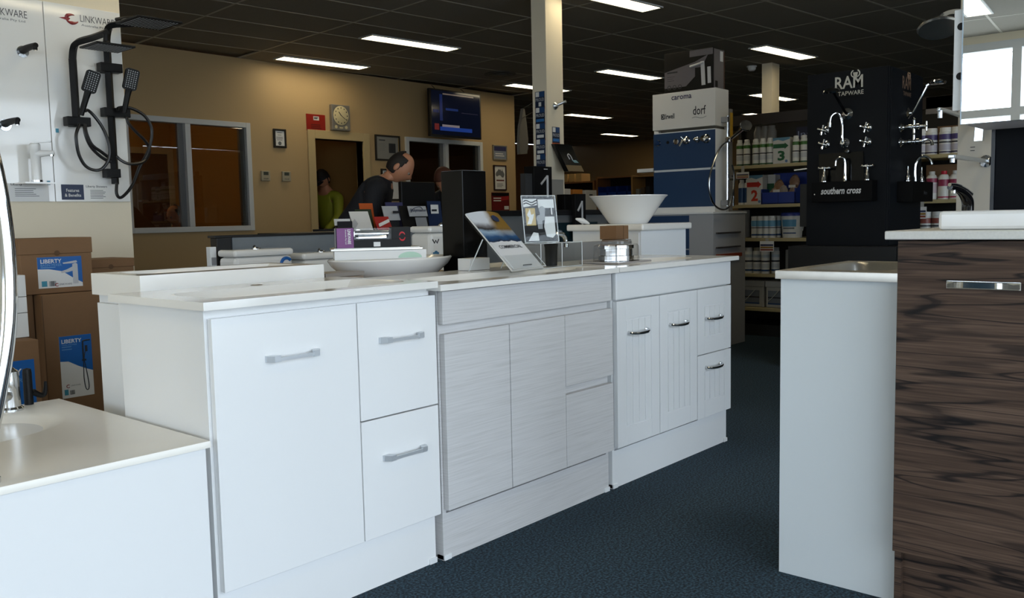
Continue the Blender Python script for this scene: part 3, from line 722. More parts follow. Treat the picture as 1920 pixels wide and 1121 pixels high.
mb = MB().obox(o+nf*.003-u*.004, u*(Wd+.008), UP*(Ht+.006), nf*.003); mb.build('acrylic_sheet', ACRYL, t)
mb = MB()
for p, q in ((o-u*.004, o-u*.004+UP*(Ht+.006)), (o+u*(Wd+.004), o+u*(Wd+.004)+UP*(Ht+.006)), (o-u*.004+UP*(Ht+.006), o+u*(Wd+.004)+UP*(Ht+.006)), (o-u*.004, o+u*(Wd+.004))): MB().tube([p+nf*.004, q+nf*.004], .0020, 6, 0).build('acrylic_edge', EDGE, t)
def lf(name, mat, a, b, cc, d, dp=.0008): return panel(name, mat, t, o+u*a+UP*cc, u*b, UP*d, nf*dp)
lf('white_block', PAPER, .072, .074, .134, .034)
mb = MB().prism([(.004, .138), (.068, .146), (.066, .170), (.004, .170)], o, u, UP, nf*.0008); mb.build('white_swirl_panel', PAPER, t)
mb = MB()
for zz in (.150, .160): mb.tube([o+nf*.0015+u*(.006+k*.0085)+UP*(zz+.004*math.sin(k*1.1)) for k in range(8)], .0022, 6, 3)
mb.build('black_swirl', INK, t)
lf('gold_block', M('gold_print', '#b89a4a', .4), .012, .044, .066, .068)
mb = MB().prism([(.016, .072), (.034, .072), (.046, .098), (.050, .112), (.036, .108), (.032, .130), (.022, .116), (.018, .108), (.026, .096)], o, u, UP, nf*.0013); mb.build('white_figure', PAPER, t)
mb = MB()
for cx, cz in ((.088, .116), (.074, .082)):
    mb.prism([(cx-.010, cz-.030), (cx+.010, cz-.030), (cx+.012, cz), (cx-.012, cz)], o, u, UP, nf*.0012)
    mb.lathe([(0, 0), (.015, 0), (.015, .0016), (0, .0016)], o+u*cx+UP*(cz+.010), 16, axis=nf)
mb.build('printed_valves', M('valve_print', '#8d8f92', .4), t)
mb = MB().prism([(.10, .022), (.128, .016), (.143, .03), (.143, .10), (.10, .10), (.092, .06)], o, u, UP, nf*.0009).prism([(.014, .006), (.064, .006), (.062, .036), (.04, .040)], o, u, UP, nf*.0009).prism([(.13, .108), (.136, .108), (.135, .15), (.131, .15)], o, u, UP, nf*.0009); mb.build('printed_white_parts', PAPER, t)
t = thing('display_mixer', 'chrome mixer with black body on the clear riser', 'tap', (2.83, 2.24, zt))
MB().lathe([(.022, 0), (.024, .002), (.026, .075), (.028, .08), (.028, .094), (0, .094)], (2.80, 2.23, zt), 20).build('black_body', MATTB, t)
mb = MB().lathe([(.030, 0), (.031, .01), (.026, .024), (.02, .03), (0, .031)], (2.80, 2.23, .974), 20).tube([(2.80, 2.23, .996), (2.83, 2.217, 1.004), (2.855, 2.207, .998), (2.864, 2.203, .97), (2.864, 2.203, .95)], [.013, .011, .010, .009, .009], 10, 4).tube([(2.79, 2.24, 1.0), (2.82, 2.225, 1.018), (2.85, 2.213, 1.014)], [.008, .006, .004], 8, 4)
mb.build('chrome_top', CHROME, t)
# kraft boxes
for (x0, x1, y0, y1, z0, z1_, lab) in ((3.612, 3.70, 2.47, 2.555, .861, .957, 'lower brown kraft carton behind the grey upstand'), (3.603, 3.708, 2.46, 2.56, .958, 1.025, 'upper brown kraft carton with centre tape line')):
    t = thing('kraft_carton', lab, 'box', ((x0+x1)/2, (y0+y1)/2, z0), 0, 'kraft cartons')
    MB().box(x0, x1, y0, y1, z0, z1_, .002).build('carton', CARD, t); xm = x0+(x1-x0)*.58
    MB().box(xm-.0015, xm+.0015, y0-.0008, y1, z0, z1_+.0008).build('flap_seam', CARDD, t)
# blister pack with chrome fitting
t = thing('blister_pack', 'clear plastic blister pack holding a chrome fitting on the right vanity', 'packaging', (3.12, 2.1, zt))
MB().box(2.97, 3.22, 2.02, 2.22, zt+.0005, zt+.008, .003).build('tray_rim', M('smoky_plastic', '#a29d9a', .15, spec=.7), t)
MB().lathe([(.108, .008), (.105, .070), (.098, .078), (.074, .080), (.072, .090), (0, .092)], (3.095, 2.115, zt), 28, 1, .85).build('dome', glassy('blister_plastic', (.95, .95, .95), .05, .03), t)
mb = MB().lathe([(.085, .01), (.085, .03), (.078, .032), (.078, .058), (.085, .06), (.085, .074), (0, .076)], (3.095, 2.115, zt), 10, 1, .85); mb.build('chrome_fitting', CHROME, t)
# ------------------------------------------------------------------ shower display on the left wall
BD = 4.985
GBOARD = M('gloss_display_board', '#eeede9', .07, spec=.7)
t = thing('display_board', 'glossy white display board carrying the twin showers on the left wall', 'board', (2.2, 5, 1.21))
MB().box(2.004, 2.412, BD, 4.998, 1.212, 2.262, .001).build('board', GBOARD, t)
def logo(x, z, t, k=1.0, full=True):
    if full:
        mb = MB()
        for s_, a0, a1 in ((1, 70, 200), (-1, 200, 330)):
            pts = [(x+.034*math.cos(R(a0+(a1-a0)*i/10))*k, BD-.001, z+.016+.022*math.sin(R(a0+(a1-a0)*i/10))*k) for i in range(11)]
            mb.tube(pts, [(.0022+.0016*min(i, 10-i))*k for i in range(11)], 6, 2)
        mb.prism([(-.07, .014), (-.022, .004), (-.010, .016), (-.022, .024)], (x, BD, z), (k, 0, 0), (0, 0, k), (0, -.001, 0)); mb.build('red_emblem', M('logo_red', '#8f2a2e', .4), t)
    text('LINKWARE', (x+.042*k, BD, z+.008), t, INK, .185*k, .036*k, bold=-.008)
    text('Australia Pty Ltd', (x+.046*k, BD, z-.018), t, GREYI, .17*k, .015*k)
logo(2.150, 2.176, t)
panel('navy_title', NAVYP, t, (2.034, BD, 1.222), (.118, 0, 0), (0, 0, .082), (0, -.002, 0))
text('Features', (2.093, BD-.002, 1.264), t, PAPER, .068, .017, align='C', bold=.012)
text('& Benefits', (2.093, BD-.002, 1.238), t, PAPER, .086, .017, align='C', bold=.012)
text('Liberty Showers', (2.166, BD, 1.286), t, INK, .116, .015, bold=.01); lines((2.188, BD, 1.272), t, GREYI, .098, 6, .0085)
for x, z in ((2.033, 1.592), (1.978, 1.322)):
    panel('blue_water_label', M('teal_label', '#3c8ea8', .4), t, (x-.008, BD-.0005, z-.013), (.016, 0, 0), (0, 0, .022), (0, -.0012, 0)) if x > 2 else None
t = thing('display_board', 'glossy white tapware board cut by the left picture edge', 'board', (1.8, 5, 1.21))
MB().box(1.55, 2.000, BD, 4.998, 1.212, 2.262, .001).build('board', GBOARD, t)
text('LINKWARE', (1.735, BD, 2.158), t, INK, .185, .036, bold=-.008); text('Australia Pty Ltd', (1.739, BD, 2.132), t, GREYI, .17, .015)
panel('footer_strip', PAPER, t, (1.70, BD, 1.214), (.268, 0, 0), (0, 0, .092), (0, -.004, 0))
text('Liberty', (1.782, BD-.004, 1.292), t, INK, .055, .014, bold=.01); lines((1.80, BD-.004, 1.277), t, GREYI, .125, 5, .0095)
panel('blue_water_label', M('teal_label', '#3c8ea8', .4), t, (1.962, BD-.0045, 1.30), (.016, 0, 0), (0, 0, .022), (0, -.0012, 0))
def black_spout(x, z, lab):
    q = thing('bath_spout', lab, 'spout', (x, BD, z))
    MB().lathe([(0, 0), (.030, 0), (.030, .008), (0, .009)], (x, BD, z), 20, axis=(0, -1, 0)).build('wall_plate', CHROME, q)
    MB().tube([(x, BD-.008, z+.006), (x+.004, BD-.07, z+.012), (x+.01, BD-.15, z+.014)], [.020, .0165, .0135], 12).tube([(x+.009, BD-.142, z+.01), (x+.009, BD-.142, z-.009)], .011, 12, 0).build('spout_arm', MATTB, q)
    MB().tube([(x+.009, BD-.142, z-.009), (x+.009, BD-.142, z-.014)], .009, 12, 0).build('aerator', CHROME, q)
black_spout(1.885, 1.985, 'matt black bath spout on the upper left board'); black_spout(1.775, 1.603, 'lower matt black spout half hidden by the gooseneck')
t = thing('white_mixer', 'tall white and chrome basin mixer on the tapware board', 'tap', (1.885, 4.9, 1.305))
panel('shelf_pad', GBOARD, t, (1.80, 4.84, 1.300), (.15, 0, 0), (0, .145, 0), (0, 0, .008))
MB().lathe([(.028, 0), (.028, .012)], (1.882, 4.90, 1.308), 20).build('base_ring', CHROME, t)
MB().lathe([(.0245, .012), (.024, .155), (.026, .16), (.026, .195), (.02, .202), (0, .203)], (1.882, 4.90, 1.308), 24).tube([(1.885, 4.895, 1.455), (1.915, 4.875, 1.457), (1.955, 4.85, 1.462)], [.022, .016, .012], 12).obox((1.87, 4.88, 1.508), (.07, -.035, .008), (.012, .024, 0), (0, 0, .007)).build('body', M('white_enamel', '#e4e4e2', .15), t)
MB().tube([(1.945, 4.857, 1.458), (1.945, 4.857, 1.442)], .011, 12, 0).build('aerator', CHROME, t)

# twin showers: head, arm, rail, hand shower, hose
def nozzles(t, par, o, u, v, n, m, name='nozzle_dots', dn=None):
    mb = MB(); u, v, o = Vector(u), Vector(v), Vector(o); nn = u.cross(v).normalized() if dn is None else Vector(dn)
    r_ = u.length/n*.20; uu, vv = u.normalized()*r_, v.normalized()*r_
    for i in range(n):
        for j in range(m):
            c = o+u*((i+.5)/n)+v*((j+.5)/m)
            mb.obox(c-uu-vv, uu*2, vv*2, nn*.0012)
    return mb.build(name, M('grey_nozzle', '#b9bbbd', .5), par)
def shower(lab, x, ztop, zbot, hx, hy, size, zh, brk, hose1, hand, hand_tilt):
    t = thing('twin_shower', lab, 'shower', (x, BD, zbot)); y = 4.925
    arm = [(x, y, zbot), (x, y, (zbot+ztop)/2), (x, y, ztop-.08), (x+.003, y-.014, ztop-.028), (x+.008, y-.055, ztop), (hx-.003, (y+hy)/2, ztop+.012), (hx, hy, ztop+.016)]
    MB().tube(arm[:3], .0215, 4, 0, sq=(.707, -.707, 0)).tube(arm[2:], .0205, 4, 5, sq=(.707, -.707, 0)).build('rail', MATTB, t)
    MB().tube([(hx, hy+.01, ztop+.01), (hx, hy+.01, zh+.012)], .014, 12, 0).ball((hx, hy+.01, zh+.024), .019).build('ball_joint', MATTB, t)
    q0 = size/2; p = MB().box(hx-q0, hx+q0, hy-q0, hy+q0, zh, zh+.010, .002).build('shower_head', MATTB, t)
    nozzles(t, p, (hx-q0*.9, hy-q0*.9, zh-.0005), (size*.9, 0, 0), (0, size*.9, 0), 12, 12, dn=(0, 0, -1))
    for (bx0, bx1, bz, out) in brk:
        MB().box(bx0, bx1, y-.028 if out else y-.02, BD if not out else y+.03, bz-.024, bz+.024, .003).build('bracket', MATTB, t)
    mb = MB()
    for h in hose1: mb.tube([(a, 4.87-.01*math.sin(i), b) for i, (a, b) in enumerate(h)], .0085, 8, 5)
    mb.build('hose', M('black_hose', '#131315', .35), t)
    hx0, hz0 = hand; ct, st = math.cos(hand_tilt), math.sin(hand_tilt)
    U, Vv, N = V3(ct, -.15, -st).normalized(), V3(st*1.0, -.12, ct).normalized(), None
    N = U.cross(Vv).normalized(); c = V3(hx0, 4.80, hz0)
    bm = MB(); wq, hq = .036, .058
    poly = []
    for (sx, sy) in ((1, 1), (-1, 1), (-1, -1), (1, -1)):
        for k in range(4):
            a = PI/2*k/3+{(1, 1): 0, (-1, 1): PI/2, (-1, -1): PI, (1, -1): 1.5*PI}[(sx, sy)]
            poly.append((sx*(wq-.014)+.014*math.cos(a), sy*(hq-.014)+.014*math.sin(a)))
    bm.prism(poly, c, U, Vv, N*-.020)
    bm.tube([c-Vv*.052-N*.012, c-Vv*.09-N*.014, c-Vv*.185-N*.012], [.019, .016, .014], 10, 3)
    hs = bm.build('hand_shower', MATTB, t)
    nozzles(t, hs, c-U*.029-Vv*.050+N*.0002, U*.058, Vv*.10, 5, 9)
    return t
H1 = [[(2.104, 1.62), (2.079, 1.565), (2.078, 1.512), (2.09, 1.455), (2.121, 1.403), (2.162, 1.38), (2.205, 1.384), (2.24, 1.428), (2.252, 1.488), (2.243, 1.558), (2.22, 1.621), (2.185, 1.672), (2.155, 1.696), (2.136, 1.690)],
      [(2.132, 1.621), (2.134, 1.568), (2.159, 1.511), (2.211, 1.476), (2.263, 1.44)], [(2.128, 1.61), (2.126, 1.573), (2.139, 1.526), (2.168, 1.485), (2.22, 1.444), (2.262, 1.426)]]
H2 = [[(2.284, 1.31), (2.276, 1.255), (2.292, 1.23), (2.329, 1.25), (2.378, 1.305), (2.424, 1.401), (2.47, 1.481), (2.495, 1.561), (2.496, 1.628), (2.465, 1.687), (2.415, 1.719), (2.37, 1.729), (2.325, 1.723), (2.31, 1.708)],
      [(2.361, 1.674), (2.37, 1.636), (2.407, 1.595), (2.457, 1.553), (2.484, 1.515), (2.485, 1.482), (2.456, 1.441), (2.408, 1.42), (2.351, 1.418), (2.313, 1.436), (2.295, 1.457)]]
shower('shorter matt black twin shower with square head, left of the tall one', 2.112, 2.048, 1.62, 2.155, 4.605, .20, 1.985, [(2.054, 2.178, 1.637, True), (2.09, 2.13, 1.637, False)], H1, (2.150, 1.838), R(17))
shower('taller matt black twin shower with large square head at the board edge', 2.302, 2.165, 1.307, 2.415, 4.66, .25, 2.155, [(2.25, 2.37, 1.942, True), (2.28, 2.32, 1.942, False), (2.255, 2.40, 1.70, True), (2.245, 2.325, 1.366, True), (2.28, 2.32, 1.366, False)], H2, (2.368, 1.872), R(12))
# a second, round overhead rose just behind the large head
t = thing('round_shower_head', 'thin round dark shower head behind the large square one', 'shower head', (2.42, 4.8, 2.19))
MB().lathe([(0, 0), (.105, 0), (.11, .004), (.105, .008), (.02, .016), (0, .018)], (2.47, 4.85, 2.195), 28).tube([(2.47, 4.85, 2.21), (2.44, 4.90, 2.23), (2.39, 4.985, 2.225)], .010, 8, 3).build('rose', M('dark_bronze', '#2a2620', .3, .6), t)

# ------------------------------------------------------------------ cartons by the left wall
def mixer_print(t, o, k, wdt, hgt, kind):
    """blue and white product label on a face towards -Y"""
    x, y, z = o
    panel('label_white', PAPER, t, (x, y, z), (wdt, 0, 0), (0, 0, hgt), (0, -.001, 0))
    zz = z+hgt*(.62 if kind == 'mixer' else .60)
    mb = MB().prism([(0, zz-z+.0), (wdt*.25, zz-z-hgt*.01), (wdt*.55, zz-z-hgt*.10), (wdt*.8, zz-z-hgt*(.34 if kind == 'mixer' else .16)), (wdt, zz-z-hgt*(.5 if kind == 'mixer' else .2)), (wdt, hgt), (0, hgt)], (x, y-.001, z), (1, 0, 0), (0, 0, 1), (0, -.0008, 0)); mb.build('label_blue', BLUEP, t)
    if kind == 'low': return
    text('LIBERTY', (x+wdt*.07, y-.0018, z+hgt*(.80 if kind == 'mixer' else .885)), t, PAPER, wdt*(.47 if kind == 'mixer' else .62), bold=.02)
    text('BASIN MIXER' if kind == 'mixer' else 'TWIN SHOWER', (x+wdt*.07, y-.0018, z+hgt*(.70 if kind == 'mixer' else .845)), t, M('pale_blue_ink', '#6f9fcb', .4), wdt*.47)
    lines((x+wdt*.07, y-.0018, z+hgt*(.655 if kind == 'mixer' else .82)), t, M('pale_blue_ink', '#6f9fcb', .4), wdt*.4, 1 if kind == 'mixer' else 2, .012)
    mb = MB()
    for k2 in range(14): mb.box(x+wdt*.24+k2*wdt*.011, x+wdt*.24+k2*wdt*.011+wdt*random.choice((.004, .007)), y-.0016, y-.001, z+hgt*.05, z+hgt*(.05+(.17 if kind == 'mixer' else .07)))
    mb.build('barcode', INK, t)
    panel('water_label', M('teal_label', '#3c8ea8', .4), t, (x+wdt*.07, y-.001, z+hgt*.05), (wdt*.12, 0, 0), (0, 0, hgt*(.18 if kind == 'mixer' else .09)), (0, -.0008, 0))
    text('LINKWARE', (x+wdt*(.45 if kind == 'mixer' else .28), y-.0012, z+hgt*(.07 if kind == 'mixer' else .185)), t, GREYI, wdt*.3)
    mb = MB(); cx, cz = x+wdt*(.41 if kind == 'mixer' else .2), z+hgt*(.09 if kind == 'mixer' else .19)
    mb.tube([(cx+.008*math.cos(a/5*4.6+.9), y-.0015, cz+.007*math.sin(a/5*4.6+.9)) for a in range(6)], .0018, 6, 2); mb.build('red_emblem', M('logo_red', '#8f2a2e', .4), t)
    if kind == 'mixer':
        mb = MB().prism([(.78, .10), (.90, .10), (.90, .74), (.86, .78), (.78, .74), (.78, .66), (.66, .58), (.52, .52), (.52, .46), (.66, .48), (.78, .52)], (x, y-.0018, z), (wdt, 0, 0), (0, 0, hgt), (0, -.0008, 0)).prism([(.56, .80), (.88, .86), (.90, .80), (.80, .77), (.58, .76)], (x, y-.0018, z), (wdt, 0, 0), (0, 0, hgt), (0, -.0008, 0))
        mb.build('printed_mixer', M('silver_print', '#b9bbbe', .35), t)
    else:
        mb = MB().tube([(x+wdt*a, y-.002, z+hgt*b) for a, b in ((.72, .60), (.72, .86), (.76, .90), (.95, .905))], .004, 6, 3).tube([(x+wdt*a, y-.002, z+hgt*b) for a, b in ((.72, .6), (.70, .3), (.74, .12), (.82, .10), (.84, .2), (.78, .45), (.74, .6), (.78, .72))], .0022, 6, 4)
        mb.box(x+wdt*.67, x+wdt*.8, y-.0035, y-.001, z+hgt*.57, z+hgt*.6).box(x+wdt*.78, x+wdt*.86, y-.0035, y-.001, z+hgt*.72, z+hgt*.82); mb.build('printed_shower', INK, t)
def carton(lab, x0, x1, y0, y1, z0, z1, lid=None, label=None):
    t = thing('cardboard_carton', lab, 'box', ((x0+x1)/2, (y0+y1)/2, z0), 0, 'cardboard cartons by the left wall')
    MB().box(x0, x1, y0, y1, z0, z1-(lid or 0), .003).build('carton', CARD, t)
    if lid:
        p = MB().box(x0-.004, x1+.004, y0-.004, y1+.004, z1-lid, z1, .003).build('lid', CARD, t)
        MB().lathe([(0, 0), (.013, 0), (.013, .001), (0, .001)], ((x0+x1)/2, y0-.0035, z1-lid+.003), 14, axis=(0, -1, 0)).build('tuck_slot', CARDD, p)
    else:
        MB().box(x0-.001, x1+.001, (y0+y1)/2-.002, (y0+y1)/2+.002, z1-.02, z1+.0008).box(x0+.002, x0+.006, y0-.0008, y0, z0+.004, z1-.004).build('flap_seam', CARDD, t)
    if label: mixer_print(t, *label)
    return t
carton('tall brown carton with blue twin shower label on the floor', 1.655, 1.925, 4.36, 4.66, 0, .760, None, ((1.722, 4.36, .258), 1, .150, .298, 'shower'))
carton('brown lidded carton with blue basin mixer label on the tall carton', 1.592, 1.918, 4.40, 4.70, .762, 1.024, .075, ((1.664, 4.40, .788), 1, .203, .146, 'mixer'))
carton('plain tall brown carton behind the labelled tall carton', 1.575, 1.65, 4.44, 4.70, 0, .760)
carton('low lidded brown carton right of the basin mixer carton', 2.02, 2.27, 4.70, 4.95, .60, .902, .045)
carton('brown carton underneath the low lidded one', 2.00, 2.27, 4.70, 4.95, 0, .598)
t = carton('brown carton with blue label cut by the gooseneck tap', 1.20, 1.497, 4.0, 4.30, 0, .598)
panel('label_blue', BLUEP, t, (1.25, 4.0, .19), (.223, 0, 0), (0, 0, .327), (0, -.001, 0))
panel('label_white', PAPER, t, (1.25, 4.0, .19), (.223, 0, 0), (0, 0, .10), (0, -.0016, 0))
text('LIBERTY', (1.285, 3.999, .455), t, PAPER, .137, bold=.02); text('BASIN MIXER', (1.285, 3.999, .425), t, M('pale_blue_ink', '#6f9fcb', .4), .137)
for k, (z0, z1) in enumerate(((.60, .705), (.707, .775), (.777, .870))):
    q = MB().box(1.30, 1.506, 4.12, 4.35, z0, z1, .002).build('white_carton', PAPER)
    tag(q, ('lowest', 'middle', 'top')[k]+' white carton stacked beside the tall brown carton', 'box', 'stacked white cartons')
# ------------------------------------------------------------------ things on the back wall
YB = W-.002
def framed(name, lab, cat, x0, x1, z0, z1, frame, inner, bw=.022, d=.02):
    t = thing(name, lab, cat, ((x0+x1)/2, YB, z0))
    mb = MB()
    for b in ((x0+bw, x1-bw, z0, z0+bw), (x0+bw, x1-bw, z1-bw, z1), (x0, x0+bw, z0, z1), (x1-bw, x1, z0, z1)): mb.box(b[0], b[1], YB-d, YB, b[2], b[3], .002)
    mb.build('frame', frame, t); MB().box(x0+bw*.9, x1-bw*.9, YB-d*.5, YB, z0+bw*.9, z1-bw*.9).build('print', inner, t)
    return t
DFR = M('dark_frame', '#17120f', .35)
t = framed('framed_certificate', 'small dark framed certificate left of the doorway', 'certificate', 5.84, 6.005, 1.92, 2.13, DFR, PAPER)
y = YB-.010
mb = MB()
for z_, w_ in ((2.085, .06), (2.06, .05), (2.035, .085), (2.02, .085), (2.005, .07)): mb.box(5.92-w_/2, 5.92+w_/2, y-.001, y, z_, z_+.006)
mb.lathe([(0, 0), (.022, 0), (.022, .001), (0, .001)], (5.92, y, 1.97), 14, axis=(0, -1, 0)); mb.build('print_lines', GREYI, t)
t = thing('red_plaque', 'red wall sign with white box above the doorway corner', 'sign', (6.43, YB, 2.137))
MB().box(6.298, 6.565, YB-.008, YB, 2.137, 2.33, .001).build('plaque', M('deep_red', '#8e1c10', .4), t)
panel('white_box', PAPER, t, (6.395, YB-.008, 2.262), (.08, 0, 0), (0, 0, .045), (0, -.001, 0)); lines((6.36, YB-.008, 2.205), t, M('dark_red', '#5b120b', .4), .15, 3, .02, h=.01)
lines((6.405, YB-.009, 2.29), t, INK, .06, 2, .014, h=.009)
t = thing('wall_clock', 'square silver wall clock with round face above the doorway', 'clock', (6.765, YB, 2.16))
MB().box(6.635, 6.905, YB-.05, YB, 2.16, 2.462, .006).build('case', M('clock_case', '#8d8a86', .35, .5), t)
MB().lathe([(0, 0), (.108, 0), (.114, .004), (.108, .007)], (6.765, YB-.05, 2.335), 32, axis=(0, -1, 0)).build('dial', M('cream_dial', '#c9bd98', .4), t)
mb = MB(); cx, cz = 6.765, 2.335
for k in range(12):
    a = PI/6*k; mb.obox((cx+.09*math.sin(a)-.005, YB-.058, cz+.09*math.cos(a)-.007), (.010, 0, 0), (0, 0, .014), (0, -.002, 0))
mb.build('hour_marks', INK, t)
mb = MB(); mb.tube([(cx, YB-.060, cz), (cx-.035, YB-.060, cz+.042)], .004, 6, 0).tube([(cx, YB-.062, cz), (cx+.062, YB-.062, cz-.042)], .003, 6, 0); mb.build('hand', INK, t)
mb = MB()
for xx in (6.69, 6.84): mb.lathe([(0, 0), (.020, 0), (.020, .002), (0, .003)], (xx, YB-.05, 2.20), 14, axis=(0, -1, 0))
mb.box(6.74, 6.79, YB-.052, YB-.05, 2.185, 2.20); mb.build('small_dials', M('cream_dial', '#c9bd98', .4), t)
for k, x in enumerate((5.655, 5.928)):
    t = thing('thermostat', ('left', 'right')[k]+' of two small wall controllers beside the doorway', 'thermostat', (x+.055, YB, 1.545), 0, 'wall controllers')
    MB().box(x, x+.112, YB-.025, YB, 1.545, 1.657, .006).build('case', M('controller_beige', '#a99f87', .5), t)
    MB().box(x+.025, x+.087, YB-.027, YB-.024, 1.61, 1.645).build('display', M('lcd_grey', '#3f463e', .3), t)
    mb = MB()
    for q_ in range(3): mb.box(x+.025+q_*.022, x+.041+q_*.022, YB-.028, YB-.025, 1.565, 1.577, .001)
    mb.build('button', M('button_grey', '#7f7a6c', .5), t)
t = framed('framed_print', 'large dark framed notice above and behind the man at the desk', 'picture', 7.315, 7.725, 1.83, 2.15, DFR, M('notice_grey', '#8d8b85', .4))
panel('dark_photo', INK, t, (7.54, YB-.010, 1.93), (.11, 0, 0), (0, 0, .12), (0, -.001, 0)); lines((7.38, YB-.010, 2.08), t, INK, .1, 1, .02, h=.012); lines((7.38, YB-.010, 2.04), t, GREYI, .12, 5, .02)
panel('gold_inner_edge', M('gilt', '#a58a52', .3, .6), t, (7.694, YB-.012, 1.86), (.008, 0, 0), (0, 0, .26), (0, -.004, 0))
t = framed('framed_print', 'dark framed white notice partly hidden by the man at the desk', 'picture', 7.395, 7.70, 1.33, 1.73, DFR, PAPER); lines((7.45, YB-.010, 1.68), t, INK, .12, 1, .02, h=.014); lines((7.44, YB-.010, 1.63), t, GREYI, .16, 8, .025)
t = framed('framed_poster', 'small pale framed poster right of the second inner window', 'poster', 9.50, 9.80, 1.917, 2.127, M('pale_frame', '#8b8476', .4), M('poster_blue_grey', '#7d8494', .4), .015)
panel('purple_band', M('poster_indigo', '#2a2b52', .4), t, (9.52, YB-.010, 2.045), (.26, 0, 0), (0, 0, .06), (0, -.001, 0)); lines((9.55, YB-.010, 2.0), t, PAPER, .2, 2, .03, h=.012)
t = framed('framed_poster', 'framed poster with a grey map of Australia', 'poster', 9.505, 9.775, 1.48, 1.842, M('oxblood_frame', '#2a0f0f', .4), PAPER, .018)
mb = MB().prism([(.0, .45), (.06, .62), (.22, .78), (.36, .98), (.50, .88), (.60, .96), (.62, .80), (.70, .76), (.74, 1.0), (.82, .78), (1.0, .50), (.98, .30), (.86, .10), (.70, .14), (.58, .30), (.40, .34), (.20, .22), (.06, .24)], (9.545, YB-.010, 1.65), (.19, 0, 0), (0, 0, .14), (0, -.001, 0)); mb.build('map', M('map_grey', '#6d6f72', .5), t)
lines((9.56, YB-.010, 1.615), t, M('dark_red', '#5b120b', .4), .17, 1, .02, h=.018); lines((9.57, YB-.010, 1.57), t, GREYI, .15, 3, .02, h=.008)
t = thing('red_poster', 'red and black notice below the Australia map poster', 'poster', (9.64, YB, 1.19))
MB().box(9.455, 9.835, YB-.008, YB, 1.19, 1.45, .001).build('sheet', M('maroon_print', '#6b1014', .4), t)
panel('black_band', BLACK, t, (9.46, YB-.008, 1.40), (.37, 0, 0), (0, 0, .045), (0, -.001, 0)); panel('red_flash', REDP, t, (9.64, YB-.008, 1.33), (.18, 0, .02), (0, 0, .055), (0, -.0012, 0))
lines((9.49, YB-.009, 1.36), t, PAPER, .18, 2, .035, h=.015); panel('white_note', PAPER, t, (9.72, YB-.008, 1.205), (.10, 0, 0), (0, 0, .05), (0, -.001, 0))
# television
t = thing('television', 'wall television showing a dark blue news broadcast', 'television', (8.53, 8.4, 2.15))
sl = V3(0, -.05, 0)
MB().box(8.05, 9.01, 8.36, 8.41, 2.155, 2.765, .006).build('case', BLACK, t)
MB().box(8.075, 8.985, 8.3575, 8.361, 2.18, 2.745).build('screen', M('tv_screen', (.002, .003, .008), .12, emit=1.0), t)
def tv(x0, x1, z0, z1, c, nm): MB().box(x0, x1, 8.355, 8.3572, z0, z1).build(nm, M('tv_'+nm, c, .2, emit=.42), t)
tv(8.22, 8.82, 2.235, 2.285, (.015, .05, .28), 'blue_caption_bar'); tv(8.26, 8.58, 2.285, 2.315, (.25, .22, .24), 'pale_caption'); tv(8.12, 8.2, 2.24, 2.32, (.16, .02, .02), 'red_badge')
tv(8.22, 8.27, 2.36, 2.70, (.008, .02, .10), 'blue_column'); tv(8.33, 8.56, 2.50, 2.53, (.01, .03, .14), 'blue_title'); tv(8.28, 8.86, 2.70, 2.716, (.22, .17, .14), 'light_strip'); tv(8.10, 8.2, 2.46, 2.50, (.006, .015, .08), 'blue_label'); tv(8.62, 8.94, 2.48, 2.49, (.02, .02, .04), 'grey_ticker')
MB().box(8.40, 8.66, 8.41, W, 2.36, 2.56).build('wall_bracket', BLACK, t)
mb = MB()
for x in (8.2, 8.75): mb.tube([(x, 8.40, 2.76), (x+.12, 8.60, 2.85)], .004, 6, 0)
mb.build('cable', MATTB, t)

# ------------------------------------------------------------------ service desk with papers
t = thing('service_desk', 'long blue-grey fronted service desk behind the toilets', 'desk', (3.7, 4.5, 0))
MB().box(2.60, 4.30, 4.25, 4.30, 0, 1.0, .001).build('front_panel', GREYB, t)
MB().box(2.50, 2.585, 4.235, 4.30, 0, 1.0, .002).build('end_post', M('desk_black', '#0d0e10', .4), t)
MB().box(2.49, 4.32, 4.24, 4.31, 1.0, 1.013, .002).box(3.1, 4.315, 4.312, 4.78, 1.0, 1.0125, .002).build('worktop', M('desk_black', '#0d0e10', .4), t)
MB().box(2.60, 4.30, 4.30, 4.86, 0, .02).build('plinth', MATTB, t)
t = thing('service_counter', 'higher grey counter with black top behind the brochure', 'desk', (5.4, 4.6, 0))
MB().box(4.34, 6.20, 4.33, 4.48, 0, 1.09, .001).build('front_panel', M('counter_grey', '#6a6d6e', .55), t)
MB().box(4.32, 6.30, 4.29, 4.50, 1.09, 1.13, .003).build('counter_top', M('desk_black', '#0d0e10', .4), t)
MB().box(5.52, 6.06, 4.326, 4.331, .62, 1.03, .001).build('teal_board', M('dark_teal', '#0e2a31', .4), t)
def card(name, lab, x0, x1, z0, z1, mat, y=4.36, lean=.04, cat='brochure', z=1.013):
    t = thing(name, lab, cat, ((x0+x1)/2, y, z)); panel('sheet', mat, t, (x0, y, z0), (x1-x0, 0, 0), (0, lean, z1-z0), (0, .006, 0)); return t
t = card('brochure_stand', 'black display holder with white lettered sign on the desk', 3.93, 4.16, 1.013, 1.17, MATTB)
panel('white_sign', M('sign_grey_white', '#a9acb0', .5), t, (3.975, 4.352, 1.098), (.165, 0, 0), (0, .02, .068), (0, -.002, 0)); text('Polymaster', (3.985, 4.350, 1.123), t, NAVYP, .145, .026, v=(0, .28, 1), depth=.004, bold=.015)
